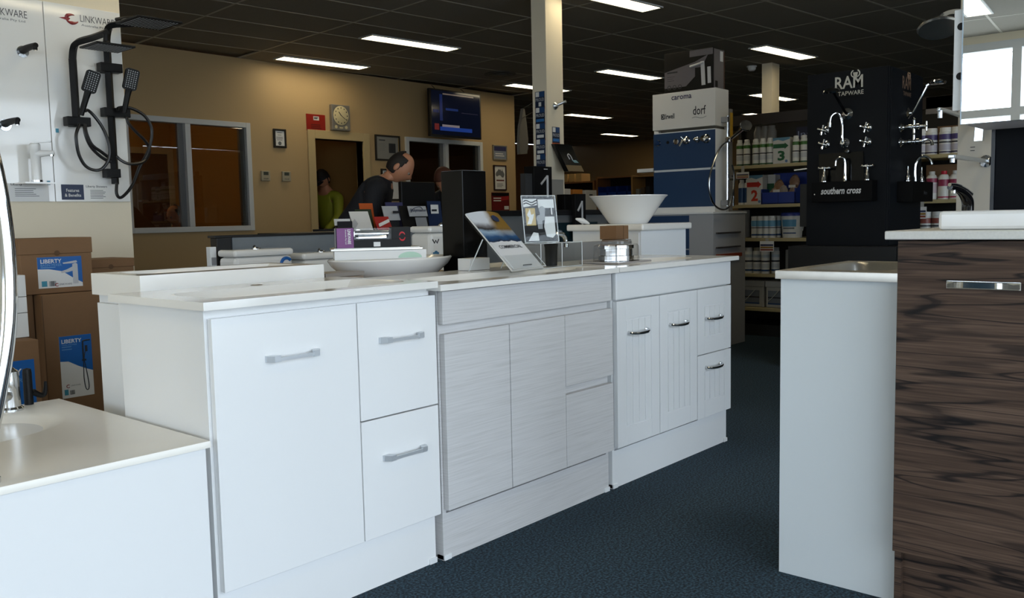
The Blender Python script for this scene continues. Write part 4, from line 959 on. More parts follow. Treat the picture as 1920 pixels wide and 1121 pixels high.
MB().tube([(3.99, 4.352, 1.125), (4.02, 4.36, 1.15), (4.08, 4.362, 1.162), (4.10, 4.358, 1.145)], .002, 6, 4).build('sign_swoosh', NAVYP, t)
panel('grey_leaflet', M('leaflet_grey', '#8d8f92', .5), t, (4.04, 4.350, 1.016), (.10, 0, 0), (0, .02, .075), (0, -.002, 0))
t = card('brochure_stand', 'white lettered card on the desk left of the black holder', 3.80, 3.93, 1.075, 1.168, M('sign_grey_white', '#a9acb0', .5), 4.39, .03); lines((3.86, 4.385, 1.12), t, INK, .06, 1, .02, h=.016); panel('holder_base', M('dark_holder', '#25262a', .4), t, (3.80, 4.40, 1.013), (.13, 0, 0), (0, .06, 0), (0, 0, .06))
t = card('price_flyer', 'red price flyer leaning on the desk', 3.70, 3.82, 1.013, 1.10, REDP, 4.345, .04); panel('white_flash', PAPER, t, (3.71, 4.346, 1.035), (.085, 0, .03), (0, .008, .02), (0, -.002, 0))
t = card('paper_pile', 'white leaflets fanned on the desk beside the red flyer', 3.53, 3.68, 1.013, 1.135, PAPER, 4.37, .05); panel('leaflet', M('leaflet_white', '#c9c7c4', .5), t, (3.46, 4.355, 1.013), (.06, 0, .075), (.03, .005, -.03), (0, .004, 0))
t = card('business_card_holder', 'dark card holder with white cards at the desk end', 3.37, 3.48, 1.013, 1.075, M('dark_holder', '#25262a', .4), 4.33, 0); panel('cards', PAPER, t, (3.365, 4.345, 1.05), (.115, 0, 0), (0, .006, .04), (0, .012, 0))
card('orange_flyer', 'orange flyer standing on the desk in front of the man', 3.72, 3.83, 1.013, 1.19, ORNG, 4.52, .03, z=1.013)
card('folded_cloth', 'dark green leaflet behind the white card on the desk', 3.62, 3.75, 1.013, 1.15, M('dark_green_print', '#20301c', .5), 4.44, .03)
t = card('blue_flyer', 'dark blue flyer with a white corner right of the black holder', 4.175, 4.30, 1.013, 1.20, NAVYP, 4.37, .02); panel('white_corner', PAPER, t, (4.185, 4.366, 1.115), (.07, 0, 0), (0, .004, .06), (0, -.003, 0)); lines((4.19, 4.364, 1.13), t, INK, .05, 1, .01, h=.014)
t = card('indigo_flyer', 'indigo flyer behind the black display holder', 3.90, 4.05, 1.015, 1.195, M('indigo_print', '#33345c', .5), 4.48, .02)
t = thing('computer_monitor', 'black computer monitor back on the service desk', 'monitor', (4.22, 4.55, 1.013), R(0))
MB().box(4.045, 4.36, 4.50, 4.53, 1.16, 1.335, .006).build('screen_case', MATTB, t); MB().box(4.17, 4.22, 4.53, 4.55, 1.02, 1.22).box(4.10, 4.30, 4.48, 4.62, 1.013, 1.025, .003).build('stand', MATTB, t)
# ------------------------------------------------------------------ toilets on show
def toilet(lab, x0, x1, ztop, y0, y1, blue=False, ww=False):
    t = thing('toilet_suite', lab, 'toilet', ((x0+x1)/2, y1, 0))
    w_ = x1-x0; xm = (x0+x1)/2; z0 = ztop-.36
    MB().box(x0+.006, x1-.006, y0+.004, y1, z0, ztop-.038, .022).build('cistern', CERAM, t)
    MB().box(x0, x1, y0, y1, ztop-.036, ztop, .014).build('cistern_lid', CERAM, t)
    MB().lathe([(.024, 0), (.024, .006), (.018, .009), (0, .010)], (xm, (y0+y1)/2, ztop), 18).tube([(xm-.012, (y0+y1)/2, ztop+.008), (xm-.004, (y0+y1)/2, ztop+.014)], .009, 8, 0).build('flush_button', CHROME, t)
    yc = y0-.22
    MB().lathe([(.11, 0), (.12, .05), (.11, .2), (.15, .32), (.18, .38), (.185, .40), (.15, .40), (.12, .30), (0, .25)], (xm, yc+.02, 0), 24, 1, 1.25).box(x0+.06, x1-.06, yc+.1, y1, 0, z0, .03).build('pan', CERAM, t)
    MB().lathe([(0, .43), (.18, .425), (.188, .41), (.185, .401)], (xm, yc+.02, 0), 24, 1, 1.25).build('seat_lid', CERAM, t)
    if blue:
        mb = MB(); mb.tube([(x1-.05+.032*math.cos(R(a)), y0+.002, ztop-.085+.032*math.sin(R(a))) for a in range(40, 190, 15)], .009, 8, 2); mb.build('blue_rating_arc', BLUEP, t)
        panel('rating_strip', BLUEP, t, (x1-.07, y0+.003, ztop-.128), (.06, 0, 0), (0, 0, .018), (0, -.002, 0))
    if ww:
        mb = MB(); xx, zz = x0+.045, ztop-.085
        mb.tube([(xx-.024, y0+.002, zz+.012), (xx-.010, y0+.002, zz-.010), (xx, y0+.002, zz+.006), (xx+.010, y0+.002, zz-.010), (xx+.024, y0+.002, zz+.012)], .003, 6, 0); mb.build('bird_emblem', INK, t)
        panel('water_label', M('water_label_blue', '#3d6f92', .4), t, (x0+.022, y0+.003, ztop-.23), (.045, 0, 0), (0, 0, .085), (0, -.002, 0)); mb = MB(); mb.lathe([(0, 0), (.014, 0), (.014, .001), (0, .001)], (x0+.044, y0+.001, ztop-.15), 12, axis=(0, -1, 0)); mb.build('label_top', M('water_label_blue', '#3d6f92', .4), t)
toilet('white toilet with blue rating arc in front of the blue-grey desk', 2.475, 2.835, .938, 4.03, 4.20, blue=True)
toilet('white toilet right of the one with the blue rating arc', 2.895, 3.25, .905, 4.03, 4.20)
toilet('taller white toilet cistern with bird emblem beside the black carton', 3.39, 3.75, 1.038, 3.55, 3.72, ww=True)
t = thing('wall_outlet_strip', 'narrow white switch panel left of the desk end post', 'switch', (2.46, 4.22, 0))
MB().box(2.45, 2.485, 4.22, 4.26, 0, .955, .002).build('post', WSATIN, t); MB().box(2.454, 2.482, 4.2165, 4.22, .86, .90, .002).build('switch_plate', M('switch_grey', '#8d8d90', .4), t)
# ------------------------------------------------------------------ on the near column
CX, CY = 5.64, 4.51
def sticker(lab, o, u, k, foot):
    """upright blue sticker with an orange lower edge"""
    u = Vector(u); n = u.cross(V3(0, 0, 1)); o = Vector(o); wd, ht = .098, .128
    t = thing('column_sticker', lab, 'sticker', tuple(o), 0, 'blue stickers on the column')
    if k != 5: panel('orange_edge', ORNG, t, o-V3(0, 0, .012)-u*.002, u*(wd+.004), V3(0, 0, .02), n*.001)
    panel('sheet', M('sticker_navy', '#14233d', .4), t, o, u*wd, V3(0, 0, ht), n*.0015)
    panel('white_corner', PAPER, t, o+u*.006+V3(0, 0, ht-.042), u*.036, V3(0, 0, .038), n*.0022)
    panel('blue_corner', M('sticker_blue', '#1d4372', .4), t, o+u*.046+V3(0, 0, ht-.044), u*.048, V3(0, 0, .042), n*.0022)
    text('PROUD', o+u*.049+V3(0, 0, ht-.078), t, M('sticker_grey', '#a9adb2', .4), .086, .026, u=u, depth=.0026, align='C', bold=.02)
    if foot == 'w': panel('white_foot', PAPER, t, o+u*.014+V3(0, 0, .012), u*.07, V3(0, 0, .024), n*.0022)
    if foot == 'b': panel('blue_foot', M('sticker_sky', '#2f6fae', .4), t, o+u*.008+V3(0, 0, .012), u*.08, V3(0, 0, .022), n*.0022)
    if foot == 's': panel('white_foot', PAPER, t, o+u*.036+V3(0, 0, .010), u*.026, V3(0, 0, .032), n*.0022)
names = ('topmost', 'second', 'third', 'fourth', 'lowest')
for k, (z, ft) in enumerate(((1.958, 's'), (1.833, 'b'), (1.705, 'w'), (1.580, 'w'), (1.458, None))):
    sticker(names[k]+' blue sticker in the strip down the near column', (CX, CY+.120, z), NX, k, ft)
sticker('single blue sticker on the right hand face of the near column', (5.702, CY, 1.676), NY, 1, 'b')
t = thing('robe_hook', 'chrome tap fitting on the near column above the single sticker', 'fitting', (5.745, CY, 1.972))
MB().lathe([(.030, 0), (.030, .008), (.018, .02), (.012, .03), (0, .032)], (5.745, CY, 1.972), 18, axis=(0, -1, 0)).tube([(5.745, CY-.02, 1.977), (5.77, CY-.07, 1.997)], .010, 10, 0).tube([(5.77, CY-.07, 1.997), (5.775, CY-.09, 2.002)], .012, 10, 0).build('arm', SATIN, t)
t = thing('tap_catalogue', 'dark glossy tapware pack hung tilted on the near column', 'packaging', (5.76, CY-.05, 1.43))
o, u, v = V3(5.685, CY-.045, 1.664), V3(.195, -.01, 0), V3(.043, -.095, -.223)
MB().obox(o, u, v, V3(0, .045, .0)).build('carton', M('gloss_dark_pack', '#0d1012', .2), t); nn = -u.cross(v).normalized() if u.cross(v).y > 0 else u.cross(v).normalized()
MB().tube([o+u*a+v*b+nn*.002 for a, b in ((.44, .56), (.42, .42), (.52, .36), (.60, .44), (.60, .58))], .004, 8, 4).build('printed_spout', M('silver_print', '#b9bbbe', .35), t)
panel('printed_sand', M('sand_print', '#6f5f45', .4), t, o+v*.78+nn*.001, u, v*.22, nn*.001); panel('printed_handles', M('teal_silver', '#6d8d95', .35), t, o+u*.55+v*.58+nn*.001, u*.28, v*.10+u*.1, nn*.001)
tag(panel('price_card', M('card_grey', '#9a978f', .5), None, (5.665, CY-.012, 1.252), (.16, 0, 0), (0, 0, .128), (0, .01, 0)), 'blank pale card under the dark pack on the near column', 'card')
t = thing('tap_carton', 'black carton with printed chrome tap left of the near column', 'box', (5.36, 4.45, 1.131))
MB().box(5.28, 5.50, 4.36, 4.46, 1.131, 1.468, .002).build('carton', MATTB, t); MB().tube([(5.44, 4.358, 1.16), (5.44, 4.358, 1.40)], .010, 8, 0).tube([(5.44, 4.358, 1.395), (5.36, 4.358, 1.33)], .009, 8, 0).build('printed_tap', M('silver_print', '#b9bbbe', .35), t); lines((5.40, 4.3595, 1.445), t, PAPER, .06, 1, .01, h=.006)
panel('grey_sleeve', M('sleeve_grey', '#3b3c3e', .4), t, (5.20, 4.38, 1.131), (.08, 0, 0), (0, 0, .28), (0, .05, 0))
t = thing('tap_carton', 'black carton with printed chrome tap behind the leaflet holder', 'box', (5.73, 4.42, 1.131))
MB().box(5.66, 5.84, 4.36, 4.44, 1.131, 1.255, .002).build('carton', MATTB, t)
t = thing('tap_carton', 'black carton with printed pale tap hung on the counter front', 'box', (5.75, 4.30, .93))
MB().box(5.66, 5.80, 4.255, 4.288, .90, 1.255, .002).build('carton', MATTB, t); MB().tube([(5.75, 4.253, .98), (5.745, 4.253, 1.20)], .009, 8, 0).tube([(5.745, 4.253, 1.19), (5.69, 4.253, 1.12)], .009, 8, 0).build('printed_tap', M('silver_print', '#b9bbbe', .35), t)
# hanging bags left of the column
for k, (x, z0, z1, dy) in enumerate(((5.92, 1.62, 1.93, 0), (5.98, 1.66, 2.02, .04))):
    t = thing('plastic_bag', ('front', 'rear')[k]+' pale plastic bag hanging left of the near column', 'bag', (x, 5.0+dy, z0), 0, 'hanging plastic bags')
    mb = MB(); mb.prism([(-.085, 0), (.085, .01), (.09, .10), (.06, .24), (.02, z1-z0), (-.01, z1-z0), (-.06, .25), (-.09, .12)], (x, 5.0+dy, z0), (.72, .1, 0), (0, 0, 1), (0, .03, 0)); mb.build('pouch', M('bag_plastic', '#6f6b62', .4), t)
    MB().tube([(x+.005, 5.015+dy, z1), (5.75+.03*k, 4.652, z1+.05)], .003, 6, 0).build('hanging_loop', MATTB, t)
t = thing('pegboard_edge', 'narrow white slotted post right of the near column', 'post', (5.95, 4.68, 0))
MB().box(5.935, 5.968, 4.64, 4.69, 0, 1.935, .002).build('post', WSATIN, t); MB().box(5.968, 6.00, 4.66, 4.70, 0, 1.77, .002).build('strip', M('strip_grey', '#6d6a63', .5), t); MB().box(5.92, 5.982, 4.63, 4.70, 1.935, 1.985, .004).build('cap', M('cap_grey', '#8d897f', .5), t)

# ------------------------------------------------------------------ blue and white display tower
TX = 6.42
t = thing('display_tower', 'white and slate blue tap display tower with bathroom brand lettering', 'display', (6.5, 3.7, 0))
MB().box(TX+.006, 6.615, 3.44, 4.0, 1.088, 1.75).build('core', WSATIN, t)
h = MB().box(TX-.004, 6.638, 3.432, 4.008, 1.772, 2.066, .002).build('header_box', M('header_white', '#d9d7d2', .45), t)
for z0, z1 in ((1.445, 1.742), (1.135, 1.428)): MB().box(TX, TX+.006, 3.436, 4.004, z0, z1, .001).build('blue_panel', NAVY, t)
MB().box(6.616, 6.645, 3.434, 3.46, 1.09, 1.77, .002).build('side_strip', M('strip_white', '#bab8b4', .5), t)
fx = TX-.004
text('caroma', (fx, 3.735, 2.005), t, M('deep_indigo', '#232050', .4), .185, u=NX, align='C', bold=.012)
text('Irwell', (fx, 3.885, 1.857), t, INK, .085, .042, u=NX, bold=.025)
mb = MB().box(fx-.001, fx, 3.893, 3.925, 1.857, 1.899); mb.build('square_emblem', INK, t)
mb = MB(); mb.tube([(fx-.0015, 3.909+.008*math.cos(R(a)), 1.878+.012*math.sin(R(a))) for a in range(40, 330, 40)], .0022, 6, 2); mb.build('emblem_curl', PAPER, t)
text('dorf', (fx, 3.630, 1.868), t, INK, .115, .07, u=NX, bold=.012)
MB().tube([(fx-.001, 3.638-.016*k, 1.846+.006*math.sin(k*.9)) for k in range(9)], .0018, 6, 3).build('wave_line', GREYI, t)
# base cabinet
t = thing('display_plinth', 'grey and slate blue plinth cabinet under the display tower', 'plinth', (6.5, 3.65, 0))
MB().box(6.30, 6.85, 3.388, 4.03, 0, 1.075, .002).build('cabinet', M('plinth_grey', '#a3a4a6', .5), t)
MB().box(6.292, 6.30, 3.60, 4.02, .80, 1.065, .001).build('blue_panel', NAVY, t); MB().box(6.292, 6.30, 3.60, 4.02, .30, .79, .001).build('blue_panel', NAVY, t)
MB().lathe([(0, 0), (.055, 0), (.055, .002), (0, .002)], (6.292, 3.68, .86), 24, axis=(-1, 0, 0)).build('round_hole', MATTB, t)
MB().box(6.285, 6.86, 3.38, 4.04, 1.075, 1.09, .002).build('plinth_top', WSATIN, t)
HB = M('bronze_handle', '#5f5a58', .35, .7)
for z, m, hh, dd in ((.922, HB, .012, .02), (.807, HB, .012, .02), (.740, M('orange_rail', '#8f3a1c', .4), .030, .03)):
    MB().box(6.33, 6.73, 3.388-dd-.004, 3.388-.006, z-hh/2, z+hh/2, .003).box(6.36, 6.38, 3.376, 3.39, z-hh/2, z+hh/2).box(6.68, 6.70, 3.376, 3.39, z-hh/2, z+hh/2).build('handle', m, t)
# taps on the tower (facing -X)
def tower_fit(lab, y, z, kind):
    q = thing('wall_tap' if kind not in ('hole', 'ring') else 'tap_cutout', lab, 'tap' if kind not in ('hole', 'ring') else 'fitting', (TX, y, z))
    A = (-1, 0, 0)
    if kind == 'knob': MB().lathe([(.018, 0), (.020, .012), (.020, .03), (0, .032)], (TX, y, z), 16, axis=A).build('knob', M('blue_knob', '#16345c', .25), q); MB().lathe([(.024, 0), (.024, .004)], (TX, y, z), 16, axis=A).build('collar', CHROME, q)
    if kind == 'hole': MB().lathe([(0, 0), (.013, 0), (.013, .002), (0, .002)], (TX, y, z), 16, axis=A).build('rim', MATTB, q)
    if kind == 'ring': MB().lathe([(.013, 0), (.024, .004), (.024, .010), (.013, .012)], (TX, y, z), 20, axis=A).build('rim', CHROME, q)
    if kind == 'mixer': MB().lathe([(.032, 0), (.032, .006), (.022, .012), (.022, .05), (0, .055)], (TX, y, z), 20, axis=A).tube([(TX-.045, y+.006, z+.006), (TX-.06, y+.022, z+.026)], .008, 8, 0).tube([(TX-.045, y+.01, z), (TX-.07, y+.03, z-.05)], [.009, .012], 8, 0).build('mixer_body', CHROME, q)
    if kind == 'small': MB().lathe([(.024, 0), (.024, .006), (.016, .012), (.016, .04), (.010, .044), (0, .045)], (TX, y, z), 18, axis=A).tube([(TX-.03, y-.02, z), (TX-.03, y+.02, z)], .006, 8, 0).build('tap_body', CHROME, q)
    if kind == 'big': MB().lathe([(.036, 0), (.036, .006), (.026, .012), (.024, .06), (0, .064)], (TX, y, z), 22, axis=A).tube([(TX-.05, y, z+.0), (TX-.055, y-.045, z+.004)], [.009, .008], 8, 0).build('mixer_body', CHROME, q)
for lab, y, z, k in (('blue round knob at the left of the blue tower panel', 3.955, 1.668, 'knob'), ('empty dark tap hole in the blue tower panel', 3.866, 1.668, 'hole'), ('chrome ring fitting in the blue tower panel', 3.785, 1.668, 'ring'),
        ('chrome lever mixer with down-turned handle on the tower', 3.690, 1.672, 'mixer'), ('small chrome tap between two mixers on the tower', 3.590, 1.670, 'small'), ('large chrome mixer at the right of the tower panel', 3.510, 1.672, 'big')): tower_fit(lab, y, z, k)
# rail shower on its side
t = thing('rail_shower', 'chrome rail shower with hand piece on the side of the display tower', 'shower', (6.42, 3.3, 1.1))
ry = 3.385; rx = 6.53
MB().tube([(rx, ry, 1.135), (rx, ry, 1.85)], .0135, 12, 0).build('rail', CHROME, t)
for z in (1.16, 1.82): MB().box(rx-.022, rx+.022, ry-.01, 3.432, z-.022, z+.022, .003).build('rail_bracket', M('bracket_grey', '#9a9b9d', .3, .5), t)
MB().box(rx-.02, rx+.02, ry-.035, ry+.014, 1.64, 1.675, .004).lathe([(.012, 0), (.012, .03)], (rx-.02, ry-.02, 1.668), 12, axis=(-1, 0, 0)).build('slider', CHROME, t)
p0 = V3(rx+.0, ry-.03, 1.665); p1 = V3(rx+.14, ry-.13, 1.80)
d = (p1-p0).normalized()
mb = MB().tube([p0-d*.02, p0+d*.06, p0+d*.13], [.011, .012, .016], 10, 3).lathe([(0, -.012), (.03, -.012), (.047, 0), (.050, .008), (.046, .014), (0, .015)], p0+d*.165, 20, 1, 1, axis=(-.55, -.50, .35)); mb.build('hand_shower', CHROME, t)
MB().tube([p0-d*.02, (6.30, 3.33, 1.58), (6.15, 3.32, 1.42), (6.11, 3.32, 1.28), (6.17, 3.32, 1.16), (6.32, 3.33, 1.108), (6.45, 3.33, 1.13), (6.52, 3.33, 1.25), (6.535, 3.33, 1.38), (6.51, 3.335, 1.46)], .0075, 8, 6).build('hose', M('hose_chrome', '#a7aaad', .22, 1), t)
MB().tube([(rx+.045, ry-.03, 1.13), (rx+.045, ry-.03, 1.36), (rx+.03, ry-.02, 1.38)], .007, 8, 0).tube([(rx-.01, ry-.015, 1.345), (rx+.10, ry-.045, 1.345)], .007, 8, 0).build('outlet_tube', CHROME, t)
t = thing('mixer_carton', 'black and silver tapware carton on top of the display tower', 'box', (6.5, 3.7, 2.067))
MB().box(6.505, 6.70, 3.50, 3.948, 2.067, 2.40, .002).build('carton', MATTB, t)
mb = MB().prism([(0, .05), (.20, .05), (.33, .16), (.40, .28), (.28, .235), (0, .18)], (6.5045, 3.944, 2.067), NX, NZ, (-.001, 0, 0)); mb.build('silver_swoosh', M('carton_silver', '#5f5c61', .35), t)
panel('white_flap', M('carton_silver', '#5f5c61', .35), t, (6.5045, 3.71, 2.345), (0, -.21, 0), (0, 0, .05), (-.001, 0, 0))
panel('printed_shadow', MATTB, t, (6.5036, 3.66, 2.075), (0, -.15, 0), (0, 0, .18), (-.0008, 0, 0))
mb = MB().tube([(6.502, 3.705, 2.27), (6.502, 3.58, 2.29)], .010, 6, 0).obox((6.5025, 3.60, 2.11), (0, -.035, 0), (0, .01, .19), (-.001, 0, 0)).obox((6.5025, 3.545, 2.12), (0, -.03, 0), (0, .004, .13), (-.001, 0, 0)); mb.build('printed_mixer', M('silver_print', '#b9bbbe', .35), t)
lines((6.504, 3.92, 2.235), t, INK, .12, 1, .02, u=NX, h=.012); lines((6.504, 3.92, 2.205), t, INK, .08, 3, .016, u=NX)
mb = MB()
for k in range(3): mb.tube([(6.503, 3.90-.05*k+.016*math.cos(R(a)), 2.12+.016*math.sin(R(a))) for a in range(0, 360, 60)], .003, 6, 2, closed=True)
mb.build('printed_symbols', INK, t)
mb = MB().box(6.52, 6.69, 3.4985, 3.5, 2.07, 2.39); mb.build('silver_end', M('carton_silver', '#5f5c61', .35), t)
panel('white_label', PAPER, t, (6.62, 3.4983, 2.30), (.05, 0, 0), (0, 0, .08), (0, -.001, 0)); panel('black_symbol', MATTB, t, (6.54, 3.4983, 2.09), (.04, 0, 0), (0, 0, .05), (0, -.001, 0)); panel('brown_edge', M('brown_edge', '#4a2f22', .5), t, (6.68, 3.4983, 2.08), (.018, 0, 0), (0, 0, .30), (0, -.001, 0))
t = thing('tower_backboard', 'white board edge just behind the left of the display tower', 'board', (6.5, 4.1, 0))
MB().box(6.52, 6.56, 4.015, 4.06, 1.09, 1.80, .002).build('board', WSATIN, t); MB().box(6.50, 6.60, 4.06, 4.22, 1.44, 1.47, .002).build('bracket_shelf', WSATIN, t)
q = thing('side_post', 'grey post with yellow label behind the right edge of the display tower', 'post', (6.69, 3.44, 1.09)); MB().box(6.665, 6.715, 3.435, 3.46, 1.09, 1.92, .002).build('post', M('post_grey', '#7c7a76', .5), q); MB().box(6.668, 6.712, 3.431, 3.435, 1.66, 1.89).build('yellow_label', M('yellow_strip', '#c0951e', .5), q)

# ------------------------------------------------------------------ charcoal tap stand
t = thing('tapware_stand', 'tall charcoal tap display stand with white ram emblem', 'display', (6.35, 2.23, 0))
MB().box(6.003, 6.655, 1.963, 2.505, .84, 2.0, .001).build('core', CHAR, t)
MB().box(5.995, 6.004, 1.975, 2.508, .845, 2.002, .001).build('front_board', CHAR, t); MB().box(6.012, 6.66, 1.955, 1.963, .845, 1.992, .001).build('side_board', CHAR, t)
MB().box(5.85, 6.75, 1.86, 2.575, 0, .842, .003).build('plinth', M('plinth_black', '#0d0f12', .5), t)
def ram_logo(o, u, k, mat, n):
    o, u, n = Vector(o), Vector(u), Vector(n)
    text('RAM', o, t, mat, .185*k, .082, u=u, bold=.015, depth=.001)
    text('TAPWARE', o+u*.02*k-V3(0, 0, .045), t, mat, .17*k, .028, u=u, bold=.01, depth=.001)
    mb = MB()
    for s_ in (1, -1):
        pts = [o+u*(.135*k+s_*k*(.006+.026*(1-i/14)*math.cos(i*.52+1.9)*-1))+V3(0, 0, .088+.026*(1-i/16)*math.sin(i*.52+1.9))+n*.0015 for i in range(12)]
        mb.tube(pts, [.0045-.0002*i for i in range(12)], 6, 3)
    mb.prism([(-.016, .10), (.016, .10), (.012, .07), (.005, .052), (-.005, .052), (-.012, .07)], o+u*.135*k+n*.0005, u*k, NZ, n*.001)
    mb.build('ram_emblem', mat, t)
    return mb
ram_logo((5.994, 2.318, 1.885), NX, 1, M('cream_print', '#cfccc0', .5), (-1, 0, 0))
ram_logo((6.215, 1.954, 1.878), NY, .95, M('bronze_print', '#8a6f5b', .4), (0, -1, 0))
def cross_tap(lab, c, ax, s=1.0, group=None):
    c, ax = Vector(c), Vector(ax); q = thing('cross_tap', lab, 'tap', tuple(c), 0, group)
    MB().lathe([(.030, 0), (.031, .004), (.024, .014), (.014, .022), (.012, .034), (0, .036)], c, 18, axis=ax).build('flange', CHROME, q)
    e = c+ax*.044; u = ax.cross(V3(0, 0, 1)).normalized(); mb = MB().ball(e, .013, n=10)
    for a in (.3, .3+PI/2): dd = u*math.cos(a)+V3(0, 0, 1)*math.sin(a); mb.tube([e-dd*.033, e-dd*.012, e+dd*.012, e+dd*.033], [.0085, .006, .006, .0085], 8, 0)
    mb.build('cross_handle', CHROME, q)
AX = (-1, 0, 0); AY = (0, -1, 0); FX = 5.995; FY = 1.955
for lab, y, z in (('upper left', 2.385, 1.622), ('lower left', 2.378, 1.527), ('upper right', 2.10, 1.618), ('lower right', 2.10, 1.524)): cross_tap(lab+' chrome cross handle tap on the front of the charcoal stand', (FX, y, z), AX)
t2 = thing('wall_shower', 'chrome wall shower with dark arm over the stand lettering', 'shower head', (FX, 2.232, 1.718))
MB().lathe([(.038, 0), (.038, .006), (.02, .016), (.014, .02)], (FX, 2.232, 1.718), 20, axis=AX).build('flange', CHROME, t2)
MB().tube([(FX-.01, 2.232, 1.718), (FX-.05, 2.232, 1.73), (FX-.19, 2.235, 1.812), (FX-.24, 2.238, 1.845)], .009, 8, 3).build('shower_arm', M('dark_arm', '#2b2d30', .2, .9), t2)
MB().lathe([(0, 0), (.05, 0), (.053, .012), (.048, .022), (.02, .030), (0, .034)], (FX-.27, 2.24, 1.832), 22, axis=(-.2, 0, 1)).build('rose', M('dark_chrome', '#6d7073', .12, 1), t2)
t2 = thing('swan_spout', 'chrome swan neck spout on the front of the charcoal stand', 'spout', (FX, 2.246, 1.528))
MB().lathe([(.032, 0), (.032, .006), (.016, .016), (.013, .05)], (FX, 2.246, 1.528), 18, axis=AX).build('flange', CHROME, t2)
MB().tube([(FX-.04, 2.246, 1.525), (FX-.05, 2.247, 1.56), (FX-.048, 2.250, 1.655), (FX-.055, 2.265, 1.712), (FX-.08, 2.285, 1.722), (FX-.10, 2.305, 1.70), (FX-.105, 2.312, 1.655)], [.010, .009, .008, .008, .008, .008, .009], 10, 5).tube([(FX-.105, 2.312, 1.66), (FX-.106, 2.313, 1.63)], .013, 10, 0).build('swan_neck', CHROME, t2)
t2 = thing('tap_shelf_box', 'black bracket box with white italic lettering on the charcoal stand', 'display', (5.94, 2.22, 1.13))
MB().box(5.895, 5.995, 2.03, 2.43, 1.138, 1.272, .002).build('box', M('box_black', '#070708', .6, spec=.15), t2)
text('southern cross', (5.894, 2.367, 1.187), t2, PAPER, .268, .046, u=NX, shear=.22, bold=.03)
MB().lathe([(0, 0), (.004, 0), (.004, .002), (0, .002)], (5.895, 2.41, 1.19), 8, axis=AX).build('screw', CHROME, t2)
t2 = thing('mirror_tile', 'dark glossy tile leaning behind the little taps on the stand', 'tile', (5.985, 2.27, 1.275))
MB().obox((5.985, 2.41, 1.274), (0, -.30, 0), (.008, .01, .19), (-.012, 0, 0)).build('tile', M('dark_gloss_tile', '#06090b', .12, spec=.2), t2)
for lab, y in (('left', 2.36), ('right', 2.075)):
    q = thing('pillar_tap', lab+' chrome pillar tap standing on the black bracket box', 'tap', (5.93, y, 1.272))
    MB().lathe([(.020, 0), (.020, .006), (.016, .012), (.015, .040), (.008, .055), (.007, .085), (0, .086)], (5.93, y, 1.272), 16).build('body', CHROME, q)
    mb = MB().tube([(5.93, y-.034, 1.365), (5.93, y+.034, 1.365)], [.007, .007], 8, 0).tube([(5.90, y, 1.365), (5.96, y, 1.365)], .007, 8, 0).ball((5.93, y, 1.366), .011, n=10)
    for s_ in (-.034, .034): mb.ball((5.93, y+s_, 1.365), .0095, n=8)
    mb.build('cross_handle', CHROME, q)
q = thing('pillar_spout', 'small chrome hook spout between the pillar taps', 'spout', (5.93, 2.22, 1.272))
MB().tube([(5.93, 2.22, 1.272), (5.93, 2.22, 1.31), (5.93, 2.22, 1.385), (5.925, 2.228, 1.420), (5.91, 2.250, 1.428), (5.90, 2.268, 1.41), (5.90, 2.272, 1.375)], [.016, .011, .008, .008, .008, .009, .011], 10, 4).build('body', CHROME, q)
q = thing('wall_tap', 'single small chrome knob above the leaning tile', 'tap', (FX, 2.22, 1.472)); MB().lathe([(.010, 0), (.010, .02), (.014, .026), (.014, .036), (0, .042)], (FX, 2.22, 1.472), 14, axis=AX).build('knob', CHROME, q)
# side face (towards -Y)
q = thing('side_shower', 'chrome shower on a long straight arm at the stand side', 'shower head', (6.335, FY, 1.722))
MB().lathe([(.038, 0), (.038, .006), (.02, .016), (.013, .03)], (6.335, FY, 1.722), 20, axis=AY).build('flange', CHROME, q)
MB().tube([(6.335, FY-.02, 1.722), (6.34, FY-.035, 1.728), (6.335, FY-.125, 1.895)], .008, 8, 0).build('shower_arm', CHROME, q)
MB().lathe([(.03, -.004), (.05, .0), (.055, .012), (.048, .024), (.03, .028), (0, .03)], (6.335, FY-.185, 1.895), 22).tube([(6.335, FY-.118, 1.89), (6.335, FY-.165, 1.918)], .013, 8, 0).build('rose', CHROME, q)
for lab, z, long_ in (('upper', 1.617, 0), ('lower', 1.520, 1)):
    q = thing('bath_tap_set', lab+' ornate chrome tap set on the side of the charcoal stand', 'tap', (6.18, FY, z))
    MB().lathe([(.034, 0), (.034, .008), (.020, .016), (.012, .03), (.012, .05), (.018, .054), (.018, .072), (.012, .076), (.012, .098), (.020, .103), (.020, .118), (.009, .122), (.009, .145), (.014, .149), (0, .156)], (6.18, FY, z), 16, axis=(.18, -1, 0)).build('body', CHROME, q)
    mb = MB(); e = V3(6.195, FY-.085, z); mb.tube([e, e+V3(0, 0, .045)], .008, 8, 0).ball(e+V3(0, 0, .05), .011, n=8)
    if long_: mb.tube([(6.205, FY-.13, z), (6.21, FY-.165, z+.012), (6.215, FY-.19, z-.002), (6.216, FY-.195, z-.03)], [.009, .008, .009, .011], 8, 4)
    else: mb.tube([e, e-V3(0, 0, .04)], .009, 8, 0).tube([(6.208, FY-.158, z-.03), (6.208, FY-.158, z+.03)], .007, 8, 0).tube([(6.178, FY-.158, z), (6.238, FY-.158, z)], .007, 8, 0)
    mb.build('spindle', CHROME, q)
q = thing('tap_shelf_box', 'black bracket box with faint grey lettering at the stand side', 'display', (6.27, 1.88, 1.13))
MB().box(6.147, 6.60, 1.857, FY, 1.128, 1.262, .002).build('box', M('box_black', '#070708', .6, spec=.15), q); text('Metro', (6.39, 1.856, 1.175), q, M('faint_grey', '#55585c', .4), .07, .026, bold=.01)
